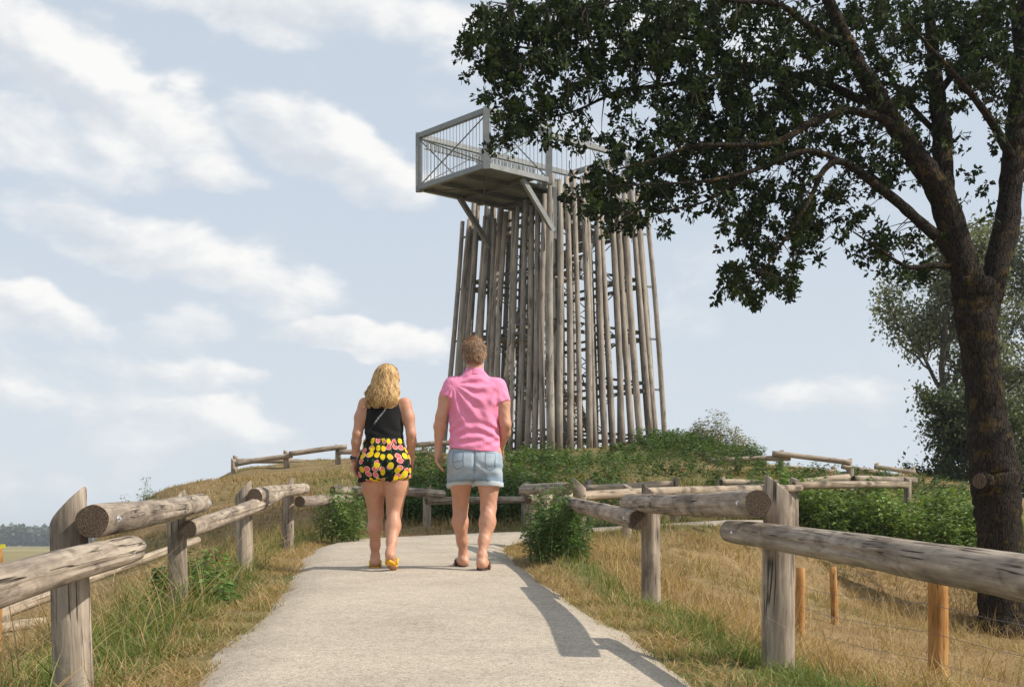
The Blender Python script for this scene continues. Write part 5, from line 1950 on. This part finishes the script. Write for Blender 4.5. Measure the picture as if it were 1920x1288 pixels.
def wild_tree(name, label, base, H, spread, nleaf, lsize, col0, col1, seed, crown_lo=.25, shape=1.0, group=None, tiltx=0.0):
    """a smaller, looser tree: recursive limbs and sprays of small leaves"""
    r = np.random.default_rng(seed)
    base = Vector(base)
    root = thing(name, label, 'tree', base, group)
    mb = MB()
    tips = []

    def grow(p, d, L, rad, lev):
        n = 5
        pts = [Vector(p)]
        dd = Vector(d)
        for i in range(n):
            dd = (dd + Vector(r.normal(0, .16, 3)) + Vector((0, 0, .05))).normalized()
            pts.append(pts[-1] + dd * (L / n))
        mb.tube(pts, [rad * (1 - .55 * i / n) for i in range(n + 1)], max(4, 8 - 2 * lev), False)
        if lev >= 2:
            tips.extend([(q, dd) for q in pts[2:]])
        if lev >= 3:
            return
        kids = (9, 6, 5)[lev]
        for k in range(kids):
            t = crown_lo + (1 - crown_lo) * (k + .7) / kids if lev == 0 else .3 + .7 * (k + .5) / kids
            i = min(n - 1, int(t * n)); q = pts[i].lerp(pts[i + 1], t * n - i)
            az = r.uniform(0, 6.283)
            up_ = (.9, .55, .35)[lev]
            nd = (Vector((math.cos(az), math.sin(az), 0)) * 1.0 + dd * up_ + Vector((0, 0, .25))).normalized()
            ll = (spread * (1.15 - .75 * abs(t - .45) * shape), L * .55, L * .5)[lev]
            grow(q, nd, ll, rad * (.42, .5, .5)[lev], lev + 1)
    grow(Vector((0, 0, -.3)), Vector((tiltx, 0, 1)).normalized(), H * .92, H * .016, 0)
    me = mb.mesh('trunk', (0, 0, 0), True)
    me.materials.append(M_BARKG)
    o = link('trunk', me, root)
    tp = np.array([tuple(t[0]) for t in tips]); td = np.array([tuple(t[1]) for t in tips])
    k = r.integers(0, len(tp), nleaf)
    pos = tp[k] + r.normal(0, .16 * spread / 2, (nleaf, 3)) * np.array((1, 1, .8))
    dirs = r.normal(0, 1, (nleaf, 3)) + np.array((0, 0, -.2)); ups = r.normal(0, .6, (nleaf, 3)) + np.array((0, 0, .8))
    hue = r.uniform(0, 1, (nleaf, 1)); cl_ = np.repeat(r.uniform(.6, 1.3, (len(tp), 1)), 1, 0)[k]
    cols = (np.array(col0) * (1 - hue) + np.array(col1) * hue) * cl_
    m2 = leaves_mesh('crown', far_leaf(.55), pos, dirs, ups, r.uniform(.7, 1.3, nleaf) * lsize, cols)
    m2.materials.append(M_LEAF)
    c = link('crown', m2, root)
    c['kind'] = 'stuff'
    return root


def far_base(px, Y):
    x = (px - 960) * Y / F
    return (x, Y, gz(x, Y))


G_ = 'trees behind the oak'
wild_tree('willow_tree', 'tall pale grey-green tree with airy foliage behind the oak trunk', far_base(1800, 46), 11.6, 2.8, 30000, .15, (.12, .14, .085), (.25, .27, .17), 41, .22, .8, G_)
wild_tree('willow_tree', 'grey-green tree cut off by the right edge behind the oak', far_base(1950, 50), 12.5, 3.4, 22000, .16, (.12, .14, .085), (.23, .25, .16), 43, .2, .8, G_)
wild_tree('leafy_tree', 'lower dark green tree left of the oak trunk above the weeds', far_base(1800, 40), 5.6, 1.7, 14000, .13, (.035, .055, .022), (.08, .10, .04), 45, .05, .6, G_)
wild_tree('leafy_tree', 'dark green tree low down right of the oak trunk', far_base(1905, 41), 6.4, 1.9, 14000, .13, (.035, .055, .022), (.08, .10, .04), 47, .05, .6, G_)


def distant_wood():
    r = np.random.default_rng(5)
    n = 26000
    Y0 = 850.0
    x = r.uniform(-620, 420, n)
    top = 9.5 + 3.0 * np.sin(x * .021 + 1) + 2.2 * np.sin(x * .067) + 1.5 * np.sin(x * .16 + 2) + 3.0 * np.clip((x + 330) / 60, 0, 1)
    z = -2 + r.uniform(.0, 1, n) ** .7 * top
    y = Y0 + r.uniform(0, 40, n) - z * .8
    pos = np.stack([x, y, z], 1)
    dirs = r.normal(0, 1, (n, 3)); ups = r.normal(0, 1, (n, 3)) + np.array((0, -1.2, .6))
    hue = r.uniform(0, 1, (n, 1))
    cols = np.array((.065, .085, .062)) * (1 - hue) + np.array((.11, .135, .095)) * hue
    me = leaves_mesh('distant_wood', far_leaf(.9), pos, dirs, ups, r.uniform(2.6, 5.0, n), cols)
    me.materials.append(M_LEAF)
    stuff(link('distant_wood', me), 'long dark green wood on the far horizon at the left', 'wood')


distant_wood()

# ------------------------------------------------------------------ grass, weeds, shrubs
def blades(name, XY, H, W, lean, cols, label, flat=0.0, seg=2, seed=0, twist=None):
    r = np.random.default_rng(seed)
    n = len(XY)
    z = ground(XY[:, 0], XY[:, 1])
    az = r.uniform(0, 6.283, n)
    ld = np.stack([np.cos(az), np.sin(az), np.zeros(n)], 1)
    faz = r.uniform(0, 6.283, n)
    sd = np.stack([np.cos(faz), np.sin(faz), np.zeros(n)], 1)
    base = np.stack([XY[:, 0], XY[:, 1], z - .012], 1)
    ls = lean * r.uniform(.2, 1.2, n)
    K = seg + 1
    V = []; C = []
    for k in range(K):
        t = k / seg
        p = base + ld * (H * ls * t ** 1.7)[:, None] + np.array((0, 0, 1.0)) * (H * (t - (.55 * np.clip(ls, 0, 1.6)) * t * t * .62))[:, None]
        w = W * (1 - t) ** .7
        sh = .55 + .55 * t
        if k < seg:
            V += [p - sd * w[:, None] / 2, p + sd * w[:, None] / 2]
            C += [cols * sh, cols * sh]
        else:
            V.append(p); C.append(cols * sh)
    nv = len(V)
    A = np.stack(V, 1).reshape(-1, 3); Cc = np.stack(C, 1).reshape(-1, 3)
    i0 = np.arange(n) * nv
    Q = [np.stack([i0 + 2 * k, i0 + 2 * k + 1, i0 + 2 * k + 3, i0 + 2 * k + 2], 1) for k in range(seg - 1)]
    T = np.stack([i0 + 2 * (seg - 1), i0 + 2 * (seg - 1) + 1, i0 + 2 * seg], 1)
    me = mesh_arrays(name, A, ([np.concatenate(Q)] if Q else []) + [T], cols=Cc)
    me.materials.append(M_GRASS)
    return stuff(link(name, me), label, 'grass')


def scatter(n, x0, x1, y0, y1, seed, keep=None):
    r = np.random.default_rng(seed)
    XY = np.stack([r.uniform(x0, x1, n), r.uniform(y0, y1, n)], 1)
    if keep is not None:
        pk = keep(XY[:, 0], XY[:, 1])
        XY = XY[r.uniform(0, 1, len(XY)) < pk]
    return XY


def in_view(X, Y, m=0.10):
    return (np.abs(X) / np.maximum(Y, .5) < 960 / F + m)


STRAW0 = np.array((.62, .46, .245)); STRAW1 = np.array((.42, .265, .115)); G0 = np.array((.135, .20, .045)); G1 = np.array((.29, .32, .095))


def tint(XY, seed, gbias=0.0):
    r = np.random.default_rng(seed)
    g = np.clip(zone(XY[:, 0], XY[:, 1]) + gbias, 0, 1)
    isg = r.uniform(0, 1, len(XY)) < g
    h = r.uniform(0, 1, (len(XY), 1))
    c = np.where(isg[:, None], G0 * (1 - h) + G1 * h, STRAW0 * (1 - h) + STRAW1 * h)
    return c * r.uniform(.75, 1.2, (len(XY), 1)), isg


def outside(X, Y, lo=.02):
    pd, _ = path_dist(X, Y)
    return (pd > lo) * in_view(X, Y)


# verges beside the path, nearest the camera
def keep_verge(X, Y):
    pd, _ = path_dist(X, Y)
    n = smooth_noise(X, Y, 3.0, 9)
    k = np.clip((pd + .10 + .07 * n) / .12, 0, 1) * (pd < 1.3)
    return k * in_view(X, Y) * np.clip(.7 + .5 * n + .5 * smooth_noise(X, Y, 9.0, 78), .15, 1)


XY = scatter(170000, -3.2, 2.0, 2.6, 9.0, 31, keep_verge)
c, g = tint(XY, 32)
r = np.random.default_rng(33)
pd, _ = path_dist(XY[:, 0], XY[:, 1])
edge = np.clip(pd / .35, .45, 1)
H = np.where(g, r.uniform(.04, .19, len(XY)), r.uniform(.05, .22, len(XY))) * edge * np.clip(.75 + .75 * smooth_noise(XY[:, 0], XY[:, 1], 8.0, 77), .25, 1.7)
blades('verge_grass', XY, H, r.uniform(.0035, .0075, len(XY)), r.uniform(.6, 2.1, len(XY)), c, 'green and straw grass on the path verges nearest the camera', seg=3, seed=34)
# matted straw lying along the edges of the path
XY = scatter(230000, -3.2, 2.2, 2.6, 17.5, 35, lambda X, Y: np.exp(-((path_dist(X, Y)[0] - .10) / .17) ** 2) * (path_dist(X, Y)[0] > -.10 - .05 * smooth_noise(X, Y, 6, 2)) * in_view(X, Y) * np.clip(.5 + .8 * smooth_noise(X, Y, 4, 12), .05, 1))
h = np.random.default_rng(36).uniform(0, 1, (len(XY), 1))
blades('straw_litter', XY, np.random.default_rng(37).uniform(.04, .12, len(XY)), np.full(len(XY), .0055), np.full(len(XY), 2.3), STRAW0 * h + STRAW1 * (1 - h), 'dry straw litter along both path edges', seg=2, seed=38)
XY = scatter(70000, -4.5, 3.0, 9.0, 18.0, 41, lambda X, Y: keep_verge(X, Y) * 1.0)
c, g = tint(XY, 42)
r = np.random.default_rng(43)
blades('verge_grass', XY, r.uniform(.06, .24, len(XY)) * np.clip(path_dist(XY[:, 0], XY[:, 1])[0] / .5, .3, 1), r.uniform(.005, .009, len(XY)), np.full(len(XY), .9), c, 'green and straw grass on the path verges beyond the couple and at the bend', seg=2, seed=44)


# tall dry grass behind the left fence
def keep_left(X, Y):
    fx = np.interp(Y, [2, 4.46, 7.7, 10.6, 14.5, 17.5], [-1.3, -1.42, -1.9, -2.15, -2.45, -2.5])
    return (X < fx + .15) * in_view(X, Y, .2) * np.clip(.55 + .6 * smooth_noise(X, Y, 1.6, 15), .12, 1)


XY = scatter(75000, -7.5, -1.2, 3.0, 19, 51, keep_left)
r = np.random.default_rng(52)
c, g = tint(XY, 53)
dfx = np.clip(1 - (np.interp(XY[:, 1], [2, 4.46, 7.7, 10.6, 14.5, 17.5], [-1.3, -1.42, -1.9, -2.15, -2.45, -2.5]) - XY[:, 0]) / 2.5, .25, 1)
tall = np.clip(.5 + .7 * smooth_noise(XY[:, 0], XY[:, 1], 2.2, 17), .15, 1.2)
blades('tall_dry_grass', XY, r.uniform(.10, .60, len(XY)) * dfx * tall, r.uniform(.004, .0085, len(XY)), r.uniform(.7, 2.0, len(XY)), c * .95, 'tall dry grass down the bank behind the left fence', seg=3, seed=54)


# mown straw on the right bank
def keep_right(X, Y):
    fx = np.interp(Y, [2, 5.5, 8.5, 12.5, 16.6], [1.5, 1.05, .82, .6, 2.2])
    return (X > fx) * in_view(X, Y, .2) * (path_dist(X, Y)[0] > .1) * np.clip(.75 + .4 * smooth_noise(X, Y, 2.5, 19) + .45 * smooth_noise(X, Y, 7.0, 23), .08, 1)


XY = scatter(150000, .4, 8.5, 3.2, 20.5, 61, keep_right)
r = np.random.default_rng(62)
c, g = tint(XY, 63, -.02)
clump = np.clip(.7 + 1.0 * smooth_noise(XY[:, 0], XY[:, 1], 7.0, 23), .12, 1.9)
c = c * np.clip(.85 + .45 * smooth_noise(XY[:, 0], XY[:, 1], 7.0, 23), .55, 1.15)[:, None]  # shade between clumps painted in: straw coloured darker in the low gaps
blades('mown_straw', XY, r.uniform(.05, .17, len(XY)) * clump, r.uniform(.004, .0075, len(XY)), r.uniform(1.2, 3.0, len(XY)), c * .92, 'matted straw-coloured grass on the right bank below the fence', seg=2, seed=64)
XY = scatter(2600, 1.0, 7.0, 4.2, 15, 65, keep_right)
r = np.random.default_rng(66)
h = r.uniform(0, 1, (len(XY), 1))
blades('dry_stalks', XY, r.uniform(.2, .5, len(XY)), np.full(len(XY), .0045), np.full(len(XY), .8), STRAW0 * h + STRAW1 * (1 - h) * .8, 'thin dry stalks standing on the right bank', seg=4, seed=67)


XY = scatter(5200, -4.2, -1.5, 4.6, 14, 68, lambda X, Y: keep_left(X, Y) * (smooth_noise(X, Y, 2.4, 69) > -.2))
r = np.random.default_rng(70)
h = r.uniform(0, 1, (len(XY), 1))
blades('dry_stalks', XY, r.uniform(.25, .62, len(XY)), r.uniform(.004, .007, len(XY)), r.uniform(.6, 2.2, len(XY)), STRAW0 * h + STRAW1 * (1 - h), 'long arching straw stalks tangled behind the left fence posts', seg=5, seed=76)


# the mound
def keep_mound(X, Y):
    return in_view(X, Y, .05) * (path_dist(X, Y)[0] > .15) * ((Y < 33.4) | (np.abs(X - 1.2) > 2.8)) * np.clip(.7 + .5 * smooth_noise(X, Y, 1.2, 25), .2, 1)


XY = scatter(130000, -11, 11, 17.5, 36, 71, keep_mound)
r = np.random.default_rng(72)
c, g = tint(XY, 73)
tall = np.clip(.75 + .7 * smooth_noise(XY[:, 0], XY[:, 1], 1.0, 27), .3, 1.5)
blades('mound_grass', XY, r.uniform(.10, .32, len(XY)) * tall * np.interp(XY[:, 1], [20, 26, 28], [1.2, .7, .42]) * np.where(XY[:, 0] < -2.8, .75, 1.0), r.uniform(.010, .018, len(XY)), r.uniform(.6, 2.2, len(XY)), c * .9, 'rough green and dry grass covering the mound below the tower', seg=2, seed=74)


# leafy weeds
def weeds(pts, hts, nleaf, lsize, col0, col1, seed, bushy=.35, name='weeds', stems=True):
    """pts (n,2); returns one mesh of stems and leaves in world coordinates"""
    r = np.random.default_rng(seed)
    n = len(pts)
    z = ground(pts[:, 0], pts[:, 1])
    k = np.repeat(np.arange(n), nleaf)
    t = r.uniform(.08, 1, n * nleaf) ** .8
    lean = r.normal(0, .16, (n, 2))
    az = r.uniform(0, 6.283, n * nleaf)
    spread = bushy * (1 - .65 * t) * r.uniform(.2, 1, n * nleaf) * .5
    x = pts[k, 0] + lean[k, 0] * hts[k] * t ** 1.5 + np.cos(az) * spread * hts[k]
    y = pts[k, 1] + lean[k, 1] * hts[k] * t ** 1.5 + np.sin(az) * spread * hts[k]
    zz = z[k] + hts[k] * t
    pos = np.stack([x, y, zz], 1)
    dirs = np.stack([np.cos(az), np.sin(az), r.uniform(-.5, .45, n * nleaf)], 1)
    ups = np.tile((0, 0, 1.0), (n * nleaf, 1)) + r.normal(0, .35, (n * nleaf, 3))
    hue = r.uniform(0, 1, (n * nleaf, 1))
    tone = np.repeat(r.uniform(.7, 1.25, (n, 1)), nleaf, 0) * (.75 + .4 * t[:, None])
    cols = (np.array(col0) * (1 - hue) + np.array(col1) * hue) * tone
    return pos, dirs, ups, r.uniform(.65, 1.25, n * nleaf) * lsize, cols, lean, z


def thicket(name, label, cat, pts, hts, nleaf, lsize, col0, col1, seed, bushy=.35, as_stuff=True, loc=None, w=.42):
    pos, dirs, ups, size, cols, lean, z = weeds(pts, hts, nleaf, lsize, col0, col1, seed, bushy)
    off = np.zeros(3)
    root = None
    if not as_stuff:
        loc = (float(pts[:, 0].mean()), float(pts[:, 1].mean()), float(z.mean()))
        off = np.array(loc)
        root = thing(name, label, cat, loc)
    me = leaves_mesh('foliage', plain_leaf(w), pos - off, dirs, ups, size, cols)
    me.materials.append(M_LEAF)
    mb = MB()
    for i in range(len(pts)):
        p0 = Vector((pts[i, 0], pts[i, 1], z[i] - .02)) - Vector(off)
        p1 = p0 + Vector((lean[i, 0] * hts[i] * .35, lean[i, 1] * hts[i] * .35, hts[i] * .5))
        p2 = p0 + Vector((lean[i, 0] * hts[i], lean[i, 1] * hts[i], hts[i]))
        mb.tube([p0, p1, p2], [.006, .004, .002], 3, False)
    sm = mb.mesh('stems', (0, 0, 0))
    sm.materials.append(M_STEM)
    if as_stuff:
        o = link(name, me)
        stuff(o, label, cat)
        s = link('stems', sm, o)
        return o
    link('foliage', me, root)['kind'] = 'stuff'
    link('stems', sm, root)
    return root


M_STEM = mat_simple('weed_stem', (.12, .15, .05), .7, .25, 20)
W0, W1 = (.050, .095, .025), (.115, .175, .05)


def disk(n, cx, cy, rx, ry, seed):
    r = np.random.default_rng(seed)
    a = r.uniform(0, 6.283, n); q = np.sqrt(r.uniform(0, 1, n))
    return np.stack([cx + rx * q * np.cos(a), cy + ry * q * np.sin(a)], 1)


# nettle bed on the right
p = disk(1200, 6.0, 20.9, 2.1, 1.35, 81)
p = p[smooth_noise(p[:, 0], p[:, 1], 2.6, 29) > -.35]
r = np.random.default_rng(82)
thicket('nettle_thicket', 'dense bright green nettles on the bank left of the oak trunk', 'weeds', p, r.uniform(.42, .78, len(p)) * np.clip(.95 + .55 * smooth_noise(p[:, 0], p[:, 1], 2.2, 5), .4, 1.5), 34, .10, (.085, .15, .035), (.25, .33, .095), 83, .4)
# weeds below and around the tower foot
p = np.concatenate([disk(240, 4.0, 31.0, 1.9, 1.9, 84), disk(140, -0.6, 26.5, 1.6, 2.2, 85), disk(260, 4.4, 33.0, 1.4, .8, 86), disk(220, 0.6, 22.0, 1.8, 2.0, 87), disk(230, 2.6, 26.5, 2.4, 3.0, 90)])
p = p[smooth_noise(p[:, 0], p[:, 1], 1.5, 33) > -.3]
r = np.random.default_rng(88)
thicket('tower_weeds', 'dark green weeds growing on the mound round the tower foot', 'weeds', p, r.uniform(.2, .5, len(p)) * np.where((p[:, 1] > 28) & (p[:, 0] < 3.0), .5, 1.0), 32, .09, W0, W1, 89, .45)
p = np.concatenate([disk(500, -0.9, 21.2, 1.5, 1.7, 91), disk(120, 6.5, 27.6, 1.6, 1.0, 92), disk(60, 8.6, 27.5, 1.2, 1.0, 93)])
r = np.random.default_rng(94)
thicket('bank_weeds', 'green weeds on the bank behind the rails at the bend', 'weeds', p, r.uniform(.25, .6, len(p)) * np.where(p[:, 1] > 25, .6, 1), 34, .085, W0, W1, 95, .45)

# single plants
def bush(name, label, cx, cy, rx, ry, n, hlo, hhi, nleaf, ls, c0, c1, seed, bushy=.5):
    p = disk(n, cx, cy, rx, ry, seed)
    r_ = np.random.default_rng(seed + 1)
    h = r_.uniform(hlo, hhi, n) * (1.15 - .5 * np.hypot((p[:, 0] - cx) / rx, (p[:, 1] - cy) / ry))
    return thicket(name, label, 'bush', p, h, nleaf, ls, c0, c1, seed + 2, bushy, False)


bush('leafy_bush', 'bushy green weed clump at the right path edge by the bend', 0.40, 11.9, .25, .70, 80, .36, .72, 70, .05, (.055, .11, .03), (.125, .20, .06), 101)
bush('leafy_bush', 'pale green bush beside the post left of the woman', -2.02, 15.6, .26, .35, 45, .45, .75, 70, .055, (.09, .15, .04), (.20, .28, .085), 111)
bush('leafy_bush', 'bright green plant at the foot of the second left post', -1.98, 8.25, .28, .35, 40, .22, .46, 50, .06, (.06, .14, .03), (.13, .24, .06), 121)
bush('shrub', 'pale dry-leaved shrub on the crest right of the tower', 5.2, 33.0, .95, .6, 70, .6, 1.15, 80, .085, (.13, .14, .06), (.24, .23, .10), 131, .6)
bush('shrub', 'small spindly shrub on the left slope against the sky', -6.1, 22.0, .28, .2, 16, .5, .8, 60, .05, (.10, .13, .06), (.18, .21, .10), 141, .5)

# ------------------------------------------------------------------ summer haze over the plain
def build_haze():
    me = MB().obox((0, 0, 6.0), (4800, 0, 0), (0, 4800, 0), (0, 0, 9.2)).mesh('haze')
    m = bpy.data.materials.new('haze')
    m.use_nodes = True
    t = m.node_tree
    t.nodes.clear()
    out = t.nodes.new('ShaderNodeOutputMaterial')
    pv = t.nodes.new('ShaderNodeVolumePrincipled')
    pv.inputs['Color'].default_value = (0.80, 0.86, 0.93, 1)
    pv.inputs['Density'].default_value = 0.0004
    pv.inputs['Anisotropy'].default_value = 0.2
    t.links.new(pv.outputs[0], out.inputs['Volume'])
    me.materials.append(m)
    stuff(link('haze', me), 'thin summer haze over the far plain', 'haze')


build_haze()
